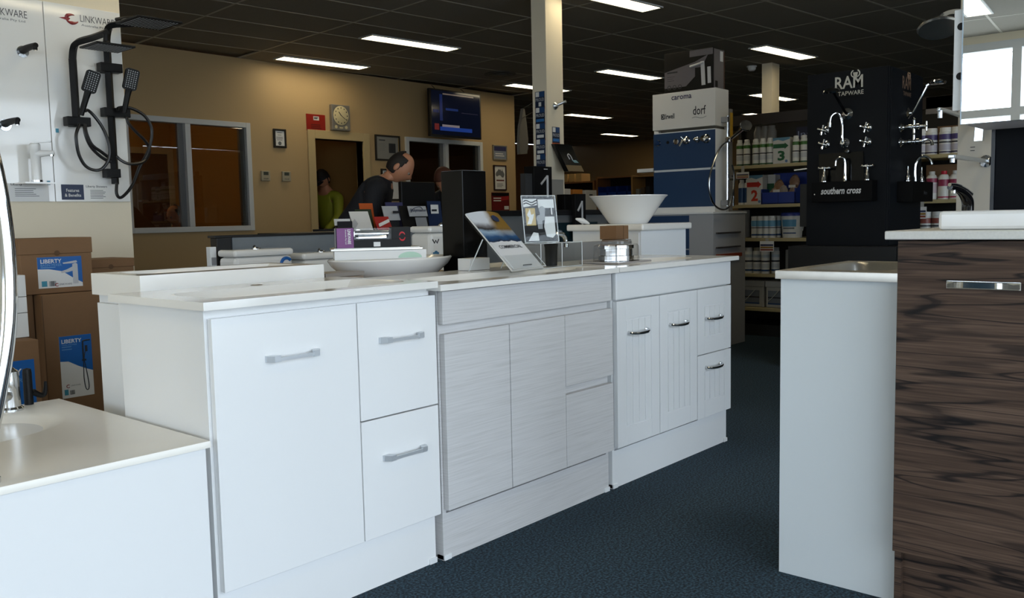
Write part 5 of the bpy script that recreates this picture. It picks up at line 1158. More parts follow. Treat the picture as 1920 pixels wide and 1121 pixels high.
q = thing('gooseneck_spout', 'chrome gooseneck spout on the side bracket box', 'spout', (6.24, 1.85, 1.262))
MB().tube([(6.34, 1.90, 1.262), (6.34, 1.90, 1.36), (6.345, 1.885, 1.41), (6.36, 1.855, 1.430), (6.38, 1.82, 1.412), (6.385, 1.805, 1.375)], [.013, .009, .009, .009, .009, .010], 10, 5).build('body', CHROME, q)
for lab, x, y in (('left', 6.20, 1.905), ('right', 6.48, 1.90)):
    q = thing('pillar_tap', lab+' lever pillar tap on the side bracket box', 'tap', (x, y, 1.262)); MB().lathe([(.022, 0), (.022, .006), (.016, .012), (.015, .035), (.008, .05), (.006, .10), (0, .102)], (x, y, 1.262), 14).build('body', CHROME, q)
# bracket box of the neighbouring face, left of the stand
q = thing('tap_shelf_box', 'plain black bracket box at the left edge of the charcoal stand', 'display', (6.3, 2.56, .93))
MB().box(6.10, 6.45, 2.508, 2.60, .97, 1.27, .002).build('box', M('box_dark', '#15181b', .5), q)
q = thing('pillar_spout', 'slim chrome column spout on the plain black bracket box', 'spout', (6.14, 2.54, 1.27)); MB().tube([(6.14, 2.54, 1.27), (6.14, 2.54, 1.42)], .009, 8, 0).tube([(6.14, 2.54, 1.38), (6.14, 2.66, 1.372)], .009, 8, 0).build('body', CHROME, q)
# ------------------------------------------------------------------ gondola shelving with pool chemicals
SX = 7.2
TOPS = (1.487, 1.148, .858, .548, .250)
t = thing('gondola_shelving', 'dark gondola shelving with cream shelves behind the charcoal stand', 'shelving', (7.45, 2.5, 0))
SHM = M('cream_shelf', '#a79a72', .5); DK = M('shelving_dark', '#141311', .6)
for z in TOPS:
    MB().box(SX, 7.66, 1.05, 3.80, z-.028, z, .002).build('shelf_board', SHM, t)
MB().box(7.66, 7.70, 1.0, 3.85, 0, 1.88).build('back_panel', DK, t); MB().box(SX+.04, 7.66, 1.05, 3.80, 0, .10).build('kick', DK, t)
for y in (1.02, 1.75, 2.60, 3.80): MB().box(7.60, 7.66, y, y+.03, 0, 1.94).build('upright', DK, t)
MB().box(7.30, 7.36, 1.0, 3.85, 1.84, 1.93).build('header_board', M('header_brown', '#1d1512', .5), t)
MB().box(7.30, 7.33, 1.0, 2.12, 1.80, 1.93, .002).build('header_grey', M('header_grey', '#6b6663', .5), t)
WB = M('bottle_white', '#cfcfca', .35); CAP = M('cap_white', '#dcdcd8', .4)
GRN = M('green_band', '#3f6f2c', .4); DSTR = M('dark_stripe', '#1c1c24', .4); DGRN = M('dark_green_band', '#1d4a26', .4)
def product(name, lab, cat, group, x, y, z, prof, bands, capspec=None, n=16, body=None):
    """round container: bands = (z0, z1, radius+, material)"""
    t = thing(name, lab, cat, (x, y, z), 0, group)
    MB().lathe(prof, (0, 0, 0), n).build('body', body or WB, t, local=True)
    r = max(p[0] for p in prof)
    for z0, z1, m in bands: MB().lathe([(r+.0006, z0), (r+.0006, z1)], (0, 0, 0), n).build('label_band', m, t, local=True)
    if capspec: MB().lathe(capspec[0], (0, 0, 0), n).build('cap', capspec[1], t, local=True)
    return t
ORD = ('first', 'second', 'third', 'fourth', 'fifth', 'sixth', 'seventh', 'eighth', 'ninth', 'tenth', 'eleventh', 'twelfth')
BP = [(.026, 0), (.029, .004), (.029, .185), (.024, .202), (.014, .206)]; BC = [(.021, .204), (.021, .226), (.018, .228), (0, .228)]
BB = [(.004, .016, DGRN), (.095, .104, DSTR), (.150, .178, GRN), (.045, .085, M('label_grey', '#b5b9bc', .4))]
proto = None
for k, y in enumerate((3.650, 3.583, 3.497, 3.432, 3.367, 3.136, 3.066)):
    lab = ORD[k]+' green-banded white bottle from the left along the top shelf'
    if proto is None: proto = product('chemical_bottle', lab, 'bottle', 'green banded bottles on the top shelf', SX+.07, y, TOPS[0], BP, BB, (BC, CAP)); ptree = tree_of(proto)
    else: dup(proto, (SX+.07, y, TOPS[0]), None, lab, ptree)
for k, y in enumerate((3.612, 3.535, 3.462, 3.40, 3.10)):
    dup(proto, (SX+.135, y, TOPS[0]), None, ORD[k]+' green-banded bottle from the left in the back row, top shelf', ptree)
def box_(name, lab, cat, x0, x1, y0, y1, z0, z1, m, group=None):
    t = thing(name, lab, cat, ((x0+x1)/2, (y0+y1)/2, z0), 0, group); MB().box(x0, x1, y0, y1, z0, z1, .001).build('carton', m, t); return t
def arrow_box(lab, y1, y0, z0, z1, num, col, dark):
    t = box_('product_box', lab, 'box', SX+.05, SX+.14, y0, y1, z0, z1, M('box_paper_white', '#c3c2bc', .5)); x = SX+.0495; wy = y1-y0; hh = z1-z0
    mb = MB().prism([(.02, .60), (.70, .60), (.70, .56), (.92, .68), (.70, .80), (.70, .76), (.02, .76)], (x, y1, z0), (0, -wy, 0), (0, 0, hh), (-.001, 0, 0)); mb.build('arrow', dark, t)
    text(num, (x, (y0+y1)/2, z0+hh*.12), t, col, wy*.42, hh*.38, u=NX, align='C', bold=.04)
    mb = MB().prism([(0, .88), (.3, .92), (.6, .86), (1, .93), (1, 1), (0, 1)], (x, y1, z0), (0, -wy, 0), (0, 0, hh), (-.001, 0, 0)); mb.build('wave_band', M('wave_blue', '#5b87a0', .4), t)
    mb = MB().lathe([(0, 0), (.012, 0), (.012, .001), (0, .001)], (x, y0+wy*.2, z0+hh*.1), 12, 1, 1, axis=(-1, 0, 0)); mb.build('round_seal', M('seal_blue', '#5f7fa6', .4), t)
arrow_box('white box with large green number 3 on the top shelf', 3.333, 3.182, TOPS[0], 1.708, '3', M('num_green', '#1d5530', .4), M('arrow_green', '#1d5530', .4))
arrow_box('white box with large red number 2 on the second shelf', 3.574, 3.425, TOPS[1], 1.402, '2', M('num_red', '#b8321a', .4), M('arrow_red', '#a92318', .4))
t = thing('wrapped_jars', 'shrink-wrapped clear jars behind the green-banded bottles', 'jar', (SX+.26, 3.5, TOPS[0]))
for k in range(3): MB().lathe([(.04, 0), (.042, .01), (.042, .30), (.03, .33), (.03, .35), (0, .35)], (SX+.26, 3.44+k*.062, TOPS[0]), 14).build('jar', M('wrap_grey', '#8b8781', .25), t)
t = box_('ins_box', 'dark indigo box with pale letters at the right of the top shelf', 'box', SX+.22, SX+.30, 3.06, 3.20, TOPS[0], 1.80, M('ins_indigo', '#1c1b33', .5)); text('Ins', (SX+.219, 3.185, 1.715), t, M('ins_pale', '#8d92ad', .4), .11, .05, u=NX)
# second shelf
BL = M('cobalt_wrap', '#1b3f6b', .35); JP = [(.028, 0), (.031, .004), (.031, .17), (.026, .19), (.018, .20)]
for k, y in enumerate((3.648, 3.590)): product('blue_jar', ('left', 'right')[k]+' blue-wrapped jar beside the number 2 box', 'jar', 'blue wrapped jars', SX+.11, y, TOPS[1], JP, [(.02, .15, BL)], ([(.020, .198), (.020, .222), (0, .222)], CAP))
box_('product_box', 'white box with green corner behind the number 2 box', 'box', SX+.16, SX+.26, 3.36, 3.50, TOPS[1], 1.405, M('box_paper_white', '#c3c2bc', .5))
panel('green_flash', M('arrow_green', '#1d5530', .4), [o for o in COL.objects if o.get('label') == 'white box with green corner behind the number 2 box'][0], (SX+.1595, 3.44, TOPS[1]+.10), (0, -.07, 0), (0, 0, .08), (-.001, 0, 0))
t = thing('blue_bin', 'blue plastic picking bin with bagged fittings on the second shelf', 'bin', (SX+.14, 3.27, TOPS[1]))
BIN = M('bin_blue', '#16307e', .4)
MB().box(SX+.02, SX+.03, 3.115, 3.425, TOPS[1], TOPS[1]+.10, .002).box(SX+.02, SX+.28, 3.415, 3.425, TOPS[1], TOPS[1]+.13).box(SX+.02, SX+.28, 3.115, 3.125, TOPS[1], TOPS[1]+.13).box(SX+.27, SX+.28, 3.115, 3.425, TOPS[1], TOPS[1]+.27).box(SX+.02, SX+.28, 3.115, 3.425, TOPS[1], TOPS[1]+.008).build('bin_body', BIN, t)
MB().box(SX+.018, SX+.02, 3.268, 3.272, TOPS[1], TOPS[1]+.10).build('divider', M('bin_dark_blue', '#0d1f55', .5), t)  # darker blue strip up the middle of the bin front
for k, (y, z, c) in enumerate(((3.335, .05, '#8f7764'), (3.255, .07, '#8b7f74'), (3.165, .06, '#84705f'), (3.16, .155, '#7c5f4c'), (3.30, .12, '#866348'))):
    q = thing('fittings_bag', ORD[k]+' small bag of fittings in the blue bin, counted from the left', 'bag', (SX+.13, y, TOPS[1]+.01), 0, 'bagged fittings in the blue bin')
    mb = MB(); mb.ball((SX+.09+.03*k/5, y, TOPS[1]+z+.03), .035, .045, .055, 10, fn=lambda d: Vector((d.x*.03*(1+.3*math.sin(d.z*9)), d.y*.045*(1+.2*math.sin(d.x*8)), d.z*.055*(1+.15*math.cos(d.y*11))))); mb.build('bag', M('bag_'+str(k), c, .3, mottle=.5, mscale=90), q)
    panel('header_card', M('header_card', '#b9b7b2', .5), q, (SX+.055, y+.032, TOPS[1]+z-.02), (0, -.06, 0), (0, 0, .022), (-.001, 0, 0))
def price_card(lab, y0, y1, z0, z1, x, stem_top):
    t = thing('price_card', lab, 'price card', (x, (y0+y1)/2, z0), 0, 'shelf price cards'); panel('card', PAPER, t, (x, y1, z0), (0, -(y1-y0), 0), (0, 0, z1-z0), (-.002, 0, 0))
    hh = z1-z0
    for k, m in enumerate((M('strip_red', '#8d4630', .4), M('strip_ochre', '#8f6a26', .4), M('strip_navy', '#232b4d', .4))): panel('colour_strip', m, t, (x-.002, y1-.006, z0+hh*(.10+.22*k)), (0, -(y1-y0)+.012, 0), (0, 0, hh*.16), (-.001, 0, 0))
    ym = (y0+y1)/2; panel('clip', M('clip_white', '#a5a49e', .5), t, (x+.004, ym+.014, z1), (0, -.028, 0), (0, 0, stem_top-z1), (-.003, 0, 0)); return t
price_card('striped price card hanging over the fourth shelf canisters', 3.29, 3.418, .742, .832, SX-.012, TOPS[2]-.004)
price_card('tilted price card over the blue jars on the second shelf', 3.52, 3.64, 1.375, 1.43, SX-.014, TOPS[0]-.004)
price_card('striped price card hanging at the right, beside the dark timber top', 2.065, 2.135, 1.005, 1.095, SX-.012, TOPS[1]-.004)
# third shelf
t = box_('product_box', 'white and blue box at the left of the third shelf', 'box', SX+.20, SX+.29, 3.66, 3.80, TOPS[2], 1.105, M('box_paper_white', '#c3c2bc', .5)); panel('blue_diamond', BL, t, (SX+.199, 3.78, 1.02), (0, -.03, -.03), (0, -.03, .03), (-.001, 0, 0)); panel('red_flash', M('arrow_red', '#a92318', .4), t, (SX+.199, 3.735, 1.00), (0, -.07, .02), (0, 0, .05), (-.001, 0, 0))
CP = [(.026, 0), (.028, .003), (.028, .170), (.030, .172), (.030, .188), (.026, .190), (0, .190)]
p3 = None
for k, y in enumerate((3.507, 3.452, 3.397, 3.342)):
    lab = ORD[k]+' slim blue-lettered canister from the left on the third shelf'
    if p3 is None: p3 = product('slim_canister', lab, 'canister', 'slim canisters on the third shelf', SX+.07, y, TOPS[2], CP, [(.02, .034, BL), (.085, .092, DSTR), (.10, .15, M('cyan_band', '#5f95b5', .4))]); t3 = tree_of(p3)
    else: dup(p3, (SX+.07, y, TOPS[2]), None, lab, t3)
dup(p3, (SX+.15, 3.33, TOPS[2]), None, 'slim canister half hidden behind the fourth one on the third shelf', t3)
t = thing('chemical_bucket', 'white bucket with blue lid and wire handle on the third shelf', 'bucket', (SX+.14, 3.195, TOPS[2]))
bc = (SX+.14, 3.195, TOPS[2])
MB().lathe([(.078, 0), (.080, .004), (.092, .185), (.094, .187)], bc, 28).build('pail', WB, t); MB().lathe([(.096, .186), (.096, .202), (.09, .214), (0, .215)], bc, 28).build('lid', M('lid_blue', '#1e2f7a', .4), t)
def arc(name, m, z0, z1, r0, r1, a0, a1):
    mb = MB(); n = 10; vs = []
    for z, r in ((z0, r0), (z1, r1)): vs += [(bc[0]+r*math.cos(R(a0+(a1-a0)*i/n)), bc[1]+r*math.sin(R(a0+(a1-a0)*i/n)), bc[2]+z) for i in range(n+1)]
    mb.add(vs, [(i, i+1, n+2+i, n+1+i) for i in range(n)]); return mb.build(name, m, t)
arc('blue_label', M('label_sky', '#4f87a6', .4), .095, .155, .0872, .0912, 140, 225); arc('navy_rule', BL, .035, .045, .0832, .0839, 140, 225); arc('grey_lettering', GREYI, .075, .088, .0860, .0868, 145, 215)
MB().tube([(bc[0]-.03, bc[1]-.09, bc[2]+.18), (bc[0]-.06, bc[1]-.125, bc[2]+.12), (bc[0]-.06, bc[1]-.118, bc[2]+.06)], .003, 6, 4).build('handle', M('wire_white', '#b5b5b0', .4), t)
# fourth shelf
C4 = [(.034, 0), (.036, .004), (.036, .19), (.030, .20), (.030, .222), (.026, .225), (0, .225)]
for k, (y, x, cap) in enumerate(((3.560, .07, '#d4d4cf'), (3.482, .07, '#8f8a76'), (3.400, .06, '#d4d4cf'), (3.345, .14, '#aab3b8'))):
    product('tall_canister', ORD[k]+' white canister from the left on the fourth shelf', 'canister', 'white canisters on the fourth shelf', SX+x, y, TOPS[3], C4, [(.02, .036, BL), (.10, .114, DSTR), (.05, .085, M('label_grey', '#b5b9bc', .4)), (.14, .165, M('label_pale', '#a8b2ba', .4))], ([(.0315, .196), (.0315, .225), (0, .2265)], M('cap4_'+str(k), cap, .4)))
box_('product_box', 'grey carton at the back of the fourth shelf', 'box', SX+.2, SX+.3, 3.16, 3.28, TOPS[3], .75, M('carton_grey', '#77746d', .6))
# fifth shelf: square pails
for k, (y0, y1) in enumerate(((3.41, 3.61), (3.19, 3.39))):
    t = thing('square_pail', ('left', 'right')[k]+' square white pail with grey label on the bottom shelf', 'bucket', (SX+.15, (y0+y1)/2, TOPS[4]), 0, 'square pails on the bottom shelf')
    MB().box(SX+.05, SX+.25, y0, y1, TOPS[4], TOPS[4]+.20, .012).build('pail', M('pail_white', '#aaa9a3', .5), t); MB().box(SX+.042, SX+.258, y0-.006, y1+.006, TOPS[4]+.18, TOPS[4]+.235, .008).build('lid', M('pail_lid', '#b5b3ac', .5), t)
    panel('grey_label', M('pail_label', '#6d737b', .5), t, (SX+.0495, y1-.02, TOPS[4]+.03), (0, -(y1-y0)+.06, 0), (0, 0, .12), (-.001, 0, 0)); panel('navy_rule', BL, t, (SX+.0485, y1-.02, TOPS[4]+.03), (0, -(y1-y0)+.06, 0), (0, 0, .012), (-.001, 0, 0)); panel('dark_rule', DSTR, t, (SX+.0485, y1-.02, TOPS[4]+.085), (0, -(y1-y0)+.06, 0), (0, 0, .010), (-.001, 0, 0))
    MB().tube([(SX+.048, y1-.01, TOPS[4]+.14), (SX+.03, y1-.03, TOPS[4]+.06), (SX+.03, y0+.06, TOPS[4]+.17)], .003, 6, 4).build('handle', M('wire_white', '#b5b5b0', .4), t)
# right of the stand: purple tubs, pink bottles, lower tubs
PU = M('purple_band', '#4a4070', .4); PK = M('pink_band', '#8f3350', .4)
TP = [(.044, 0), (.046, .004), (.046, .165), (.040, .170)]
for k, y in enumerate((2.135, 2.068, 1.966, 1.880)):
    product('purple_tub', ORD[k]+' purple-banded white tub from the left behind the stand side', 'tub', 'purple banded tubs', SX+.08, y, TOPS[0], TP, [(.012, .022, M('deep_purple', '#241d42', .4)), (.085, .096, DSTR), (.110, .150, PU), (.03, .075, M('label_lilac', '#b3b0bc', .4))], ([(.043, .168), (.043, .198), (.040, .20), (0, .20)], CAP))
box_('product_box', 'brown cardboard box top behind the purple tubs', 'box', SX+.2, SX+.3, 1.92, 2.06, TOPS[0], 1.71, CARD)
box_('product_box', 'plain cardboard box behind the pink bottles', 'box', SX+.25, SX+.40, 1.75, 2.15, TOPS[1], 1.42, CARD)
PP = [(.038, 0), (.041, .004), (.041, .165), (.030, .185), (.019, .19)]
for k, (y, cap, b) in enumerate(((2.058, '#cdcdc8', 0), (1.972, '#b0182a', 1), (1.890, '#cdcdc8', 1))):
    product('pink_bottle', ORD[k]+' pink-banded white bottle from the left behind the stand side', 'bottle', 'pink banded bottles', SX+.08, y, TOPS[1], PP, [(.012, .022, M('crimson_rule', '#9a1b45', .4))*1 if b else (.13, .162, PK), (.10, .150, PK) if b else (.05, .12, M('label_rose', '#bfaeb4', .4))], ([(.020, .188), (.021, .190), (.021, .214), (0, .215)], M('pinkcap_'+str(k), cap, .4)))
for k, y in enumerate((2.10, 2.01, 1.93)): product('low_tub', ORD[k]+' red-lettered white tub behind the speckled top', 'tub', 'red lettered tubs', SX+.09, y, TOPS[2], TP, [(.03, .06, M('label_rose', '#bfaeb4', .4)), (.085, .096, DSTR), (.11, .15, M('brick_band', '#8a4a40', .4))], ([(.043, .168), (.043, .198), (0, .20)], CAP))

# ------------------------------------------------------------------ far trade area
def far_shelf(name, lab, x, y0, y1, z1, n, m, back):
    t = thing(name, lab, 'shelving', (x+.2, (y0+y1)/2, 0))
    for y in (y0, y1-.03): MB().box(x, x+.4, y, y+.03, 0, z1).build('side_panel', m, t)
    for k in range(n+1): MB().box(x, x+.4, y0+.03, y1-.03, z1*k/n*.98, z1*k/n*.98+.025).build('shelf_board', m, t)
    MB().box(x+.4, x+.42, y0, y1, 0, z1).build('back_panel', back, t); return t
OAK = M('far_shelf_oak', '#8d6038', .5); DB = M('far_shelf_back', '#2a1a10', .6)
far_shelf('oak_shelving', 'brown shelving with yellow cartons far behind the near column', 13.0, 9.35, 10.35, 1.72, 4, OAK, DB)
far_shelf('bin_shelving', 'distant shelving filled with blue picking bins', 13.0, 8.42, 9.30, 1.78, 4, OAK, DB)
far_shelf('oak_shelving', 'pale brown shelving left of the display tower in the distance', 12.6, 7.62, 8.3, 1.75, 5, M('far_shelf_pale', '#b58b52', .5), DB)
for k in range(4):
    q = MB().box(13.03, 13.30, 10.25-k*.16-.12, 10.25-k*.16, 1.715, 1.86, .002).build('yellow_carton', M('far_yellow', '#c9a468', .5)); tag(q, ORD[k]+' yellow carton from the left on top of the distant brown shelving', 'box', 'distant yellow cartons')
BIN2 = M('far_bin_blue', '#1a3f9a', .4); n = 0
for r_ in range(3):
    for k in range(4):
        y1 = 9.26-k*.205; z = 1.78*(r_+1)/4*.98+.03
        q = thing('picking_bin', ORD[k]+' blue bin from the left in the '+('lowest', 'middle', 'top')[r_]+' visible row of distant bins', 'bin', (13.1, y1-.09, z), 0, 'distant blue picking bins')
        MB().box(13.0, 13.01, y1-.185, y1, z, z+.16, .002).box(13.0, 13.3, y1-.185, y1-.178, z, z+.26).box(13.0, 13.3, y1-.007, y1, z, z+.26).box(13.29, 13.3, y1-.185, y1, z, z+.27).box(13.0, 13.3, y1-.185, y1, z, z+.006).build('bin_body', BIN2, q)
        panel('bin_label', M('bin_label', '#5f80b5', .5), q, (12.9995, y1-.06, z+.06), (0, -.07, 0), (0, 0, .03), (-.001, 0, 0))
for k in range(6):
    q = MB().box(12.62, 12.9, 8.22-k*.10-.07, 8.22-k*.10, 1.75*.98*(.8 if k < 3 else .6)+.026, 1.75*.98*(.8 if k < 3 else .6)+.15+.02*(k % 3), .002).build('small_carton', M('far_carton_%d' % (k % 3), ('#8f8a80', '#5a4a3c', '#30343a')[k % 3], .5)); tag(q, ORD[k % 3]+' small carton on the '+('upper', 'lower')[k//3]+' shelf left of the display tower', 'box', 'distant small cartons')
for k, (y0, y1, c) in enumerate(((9.6, 9.9, '#7a3a18'), (9.38, 9.58, '#8a4a20'))):
    q = MB().box(13.03, 13.3, y0, y1, 1.27, 1.45, .003).build('orange_carton', M('far_orange_%d' % k, c, .5)); tag(q, ('left', 'right')[k]+' orange carton in the distant brown shelving', 'box', 'distant orange cartons')
# goods on the counter right of the column
t = thing('side_counter', 'dark topped counter continuing right of the near column', 'desk', (7.0, 5.2, 0))
MB().box(6.35, 8.2, 5.06, 5.5, 0, 1.06).build('front_panel', M('counter_grey', '#6a6d6e', .55), t); MB().box(6.33, 8.25, 5.02, 5.55, 1.06, 1.10, .003).build('counter_top', M('desk_black', '#0d0e10', .4), t)
for (x0, x1, z1, c, lab, fl) in ((6.58, 6.74, 1.34, '#b5b0a5', 'white and dark pack on the counter right of the near column', '#1a1c33'), (6.78, 6.93, 1.335, '#a8671f', 'orange pack standing on the counter right of the near column', '#8d3d14'), (6.98, 7.16, 1.33, '#aeaaa0', 'white carton on the counter beside the orange pack', None)):
    t = thing('counter_pack', lab, 'packet', ((x0+x1)/2, 5.2, 1.101)); MB().box(x0, x1, 5.12, 5.20, 1.101, z1, .002).build('packet', M('pk'+c[1:], c, .5), t)
    if fl: panel('printed_foot', M('pk'+fl[1:], fl, .5), t, (x0+.005, 5.1195, 1.103), (x1-x0-.01, 0, 0), (0, 0, (z1-1.1)*.62), (0, -.001, 0))
    else: lines((x0+.06, 5.1195, 1.28), t, INK, .07, 1, .01, h=.012)
# ------------------------------------------------------------------ people
def skin_mesh(joints, edges, root, sub=2):
    """continuous tapering body grown round a jointed skeleton"""
    names = list(joints); me = bpy.data.meshes.new('skeleton')
    me.from_pydata([joints[k][0] for k in names], [(names.index(a), names.index(b)) for a, b in edges], [])
    o = bpy.data.objects.new('skeleton', me); COL.objects.link(o)
    m = o.modifiers.new('skin', 'SKIN'); m.use_smooth_shade = True
    sv = me.skin_vertices[0].data
    for i, k in enumerate(names):
        r = joints[k][1]; sv[i].radius = r if isinstance(r, tuple) else (r, r); sv[i].use_root = (k == root)
    s = o.modifiers.new('sub', 'SUBSURF'); s.levels = sub; s.render_levels = sub
    dg = bpy.context.evaluated_depsgraph_get(); out = bpy.data.meshes.new_from_object(o.evaluated_get(dg))
    bpy.data.objects.remove(o); bpy.data.meshes.remove(me); return out
def mesh_into(mb, me):
    mb.add([v.co[:] for v in me.vertices], [tuple(p.vertices) for p in me.polygons]); bpy.data.meshes.remove(me)
def head_fn(d, k=1.0):
    x, y, z = d
    w_ = .074*(1-.34*max(0, -z-.15)**1.2); dep = .094*(1-.18*max(0, -z-.3)); p = Vector((x*w_*k, y*dep*k, z*.118*k))
    f = max(0, -y)
    if k == 1.0:
        p.y -= .026*f*math.exp(-(x/.15)**2-((z+.12)/.20)**2)                     # nose
        p.y -= .006*f*math.exp(-(x/.5)**2-((z-.26)/.12)**2)                     # brow
        for s_ in (-1, 1): p.y += .011*f*math.exp(-((x-s_*.36)/.16)**2-((z-.06)/.11)**2)   # eye sockets
        p.y -= .006*f*math.exp(-(x/.25)**2-((z+.50)/.07)**2); p.y += .005*f*math.exp(-(x/.3)**2-((z+.58)/.03)**2)  # lips, mouth line
        p.y -= .012*f*math.exp(-(x/.3)**2-((z+.85)/.15)**2)                     # chin
    return p
def person(lab, loc, rz, lean, nod, shirt, legs_m, hair_m, bald, arm=(.35, .9), seated=False, cap=False):
    t = thing('person', lab, 'person', loc, rz)
    hz = .50 if seated else .94
    def bend(p):        # torso above the hips leans forward (towards -y)
        x, y, z = p; dz = z-hz; c, s_ = math.cos(lean), math.sin(lean); return Vector((x, y*c-dz*s_, hz+y*s_+dz*c))
    J = {}
    J['pelvis'] = (Vector((0, 0, hz)), (.15, .115)); J['waist'] = (bend((0, 0, hz+.16)), (.14, .105)); J['chest'] = (bend((0, 0, hz+.34)), (.165, .115)); J['collar'] = (bend((0, .01, hz+.49)), (.10, .075)); J['neck'] = (bend((0, .0, hz+.57)), .056)
    hc0 = bend((0, -.02, hz+.69)); J['skull'] = (bend((0, -.005, hz+.64)), .05)
    E = [('pelvis', 'waist'), ('waist', 'chest'), ('chest', 'collar'), ('collar', 'neck'), ('neck', 'skull')]
    hands = []
    for sn, s_ in (('l', 1), ('r', -1)):
        sh = bend((s_*.185, 0, hz+.46)); a, b = arm
        el = sh+Vector((s_*.03, -.28*math.sin(a), -.28*math.cos(a))); wr = el+Vector((-s_*.05, -.25*math.sin(b), -.25*math.cos(b))); pm = wr+Vector((-s_*.01, -.085*math.sin(b), -.085*math.cos(b)))
        J['sh'+sn] = (sh, .068); J['el'+sn] = (el, .045); J['wr'+sn] = (wr, .029); J['pm'+sn] = (pm, (.040, .018))
        E += [('collar', 'sh'+sn), ('sh'+sn, 'el'+sn), ('el'+sn, 'wr'+sn), ('wr'+sn, 'pm'+sn)]; hands.append((wr, pm, s_))
        hp = Vector((s_*.095, 0, hz-.03)); 
        if seated: kn = Vector((s_*.12, -.42, hz+.0)); an = Vector((s_*.12, -.40, .08))
        else: kn = Vector((s_*.10, -.015, hz*.53)); an = Vector((s_*.105, .02, .08))
        J['hp'+sn] = (hp, .092); J['kn'+sn] = (kn, .060); J['an'+sn] = (an, .040); J['to'+sn] = (an+Vector((0, -.17, -.045)), .032)
        E += [('pelvis', 'hp'+sn), ('hp'+sn, 'kn'+sn), ('kn'+sn, 'an'+sn), ('an'+sn, 'to'+sn)]
    body = MB(); mesh_into(body, skin_mesh(J, E, 'pelvis'))
    for wr, pm, s_ in hands:
        d = (pm-wr).normalized(); sd = Vector((s_, 0, 0)); dn = d.cross(sd).normalized()
        if dn.z > 0: dn = -dn
        for k, (off, L) in enumerate(((-.026, .068), (-.009, .080), (.009, .076), (.025, .060))):
            b0 = pm+sd*-off+d*.005; body.tube([b0, b0+d*L*.5+dn*.004, b0+d*L*.8+dn*.018, b0+d*L*.95+dn*.032], [.0095, .0088, .008, .006], 8, 3)
        b0 = wr+d*.03-sd*.028; body.tube([b0, b0+d*.03-sd*.018+dn*.01, b0+d*.062-sd*.022+dn*.02], [.012, .0105, .008], 8, 3)
    q = Matrix.Rotation(lean+nod, 3, 'X'); hc = hc0
    hb = MB().ball((0, 0, 0), 1, n=32, fn=head_fn)
    for s_ in (-1, 1): hb.ball((s_*.076, .012, -.008), .010, .020, .032, 10)
    body.add([hc+q @ Vector(p) for p in hb.v], hb.f); body.build('body', SKIN, t, local=True, sharp=180)
    ey = MB(); 
    for s_ in (-1, 1): ey.ball(hc+q @ Vector((s_*.029, -.078, .008)), .011, n=10)
    ey.build('eyes', M('eye_white', '#8a8278', .2), t, local=True)
    ir = MB()
    for s_ in (-1, 1): ir.ball(hc+q @ Vector((s_*.029, -.0868, .007)), .0055, n=8)
    ir.build('iris', M('iris_dark', '#1c120c', .2), t, local=True)
    # hair: scalp shell over the back and sides (and top unless bald)
    bm = bmesh.new(); bmesh.ops.create_uvsphere(bm, u_segments=72, v_segments=48, radius=1)
    def keep(c):
        if bald: return c.z < .62 and c.z > -.55 and c.y > -.20+max(0, .3-c.z)*.3 or (c.z >= .62 and c.y > .45)
        return c.z > -.5 and (c.y > -.05 or c.z > .40+max(0, -c.y-.5)*.5)
    bmesh.ops.delete(bm, geom=[f for f in bm.faces if not keep(f.calc_center_median())], context='FACES')
    for v in bm.verts: v.co = hc+q @ (head_fn(v.co, 1.09 if bald else 1.13)+Vector((0, 0, .004)))
    bmesh.ops.solidify(bm, geom=bm.faces[:], thickness=.008)
    MB().frombm(bm).build('hair', hair_m, t, local=True, sharp=180)
    if cap:
        mb = MB(); bm = bmesh.new(); bmesh.ops.create_uvsphere(bm, u_segments=28, v_segments=16, radius=1); bmesh.ops.delete(bm, geom=[f for f in bm.faces if f.calc_center_median().z < .25], context='FACES')
        for v in bm.verts: v.co = hc+q @ Vector((v.co.x*.086, v.co.y*.106, v.co.z*.13))
        mb.frombm(bm); pk = [(.07*math.cos(a), -.085-.075*math.sin(a)) for a in [PI*k/10 for k in range(11)]]
        mb.prism(pk, hc+q @ Vector((0, 0, .036)), q @ Vector((1, 0, 0)), q @ Vector((0, 1, .25)), q @ Vector((0, 0, .006))); mb.build('cap', M('cap_dark', '#15151a', .7), t, local=True)
    # clothing follows the body a little outside it
    G = {k: (J[k][0], tuple(r*1.13+.006 for r in (J[k][1] if isinstance(J[k][1], tuple) else (J[k][1],)*2))) for k in ('pelvis', 'waist', 'chest', 'collar', 'shl', 'ell', 'shr', 'elr')}
    for sn in 'lr':
        G['wr'+sn] = (J['wr'+sn][0], (.040, .040))
    G['collar'] = (G['collar'][0], (.112, .09)); G['nk'] = (J['neck'][0]-(J['neck'][0]-J['collar'][0])*.35, (.072, .070))
    jk = MB(); mesh_into(jk, skin_mesh(G, [('pelvis', 'waist'), ('waist', 'chest'), ('chest', 'collar'), ('collar', 'nk'), ('collar', 'shl'), ('shl', 'ell'), ('ell', 'wrl'), ('collar', 'shr'), ('shr', 'elr'), ('elr', 'wrr')], 'pelvis')); jk.build('jacket', shirt, t, local=True, sharp=180)
    T = {k: (J[k][0], tuple(r*1.12+.006 for r in (J[k][1] if isinstance(J[k][1], tuple) else (J[k][1],)*2))) for k in ('pelvis', 'hpl', 'knl', 'anl', 'hpr', 'knr', 'anr')}
    tr = MB(); mesh_into(tr, skin_mesh(T, [('pelvis', 'hpl'), ('hpl', 'knl'), ('knl', 'anl'), ('pelvis', 'hpr'), ('hpr', 'knr'), ('knr', 'anr')], 'pelvis')); tr.build('trousers', legs_m, t, local=True, sharp=180)
    sh = MB()
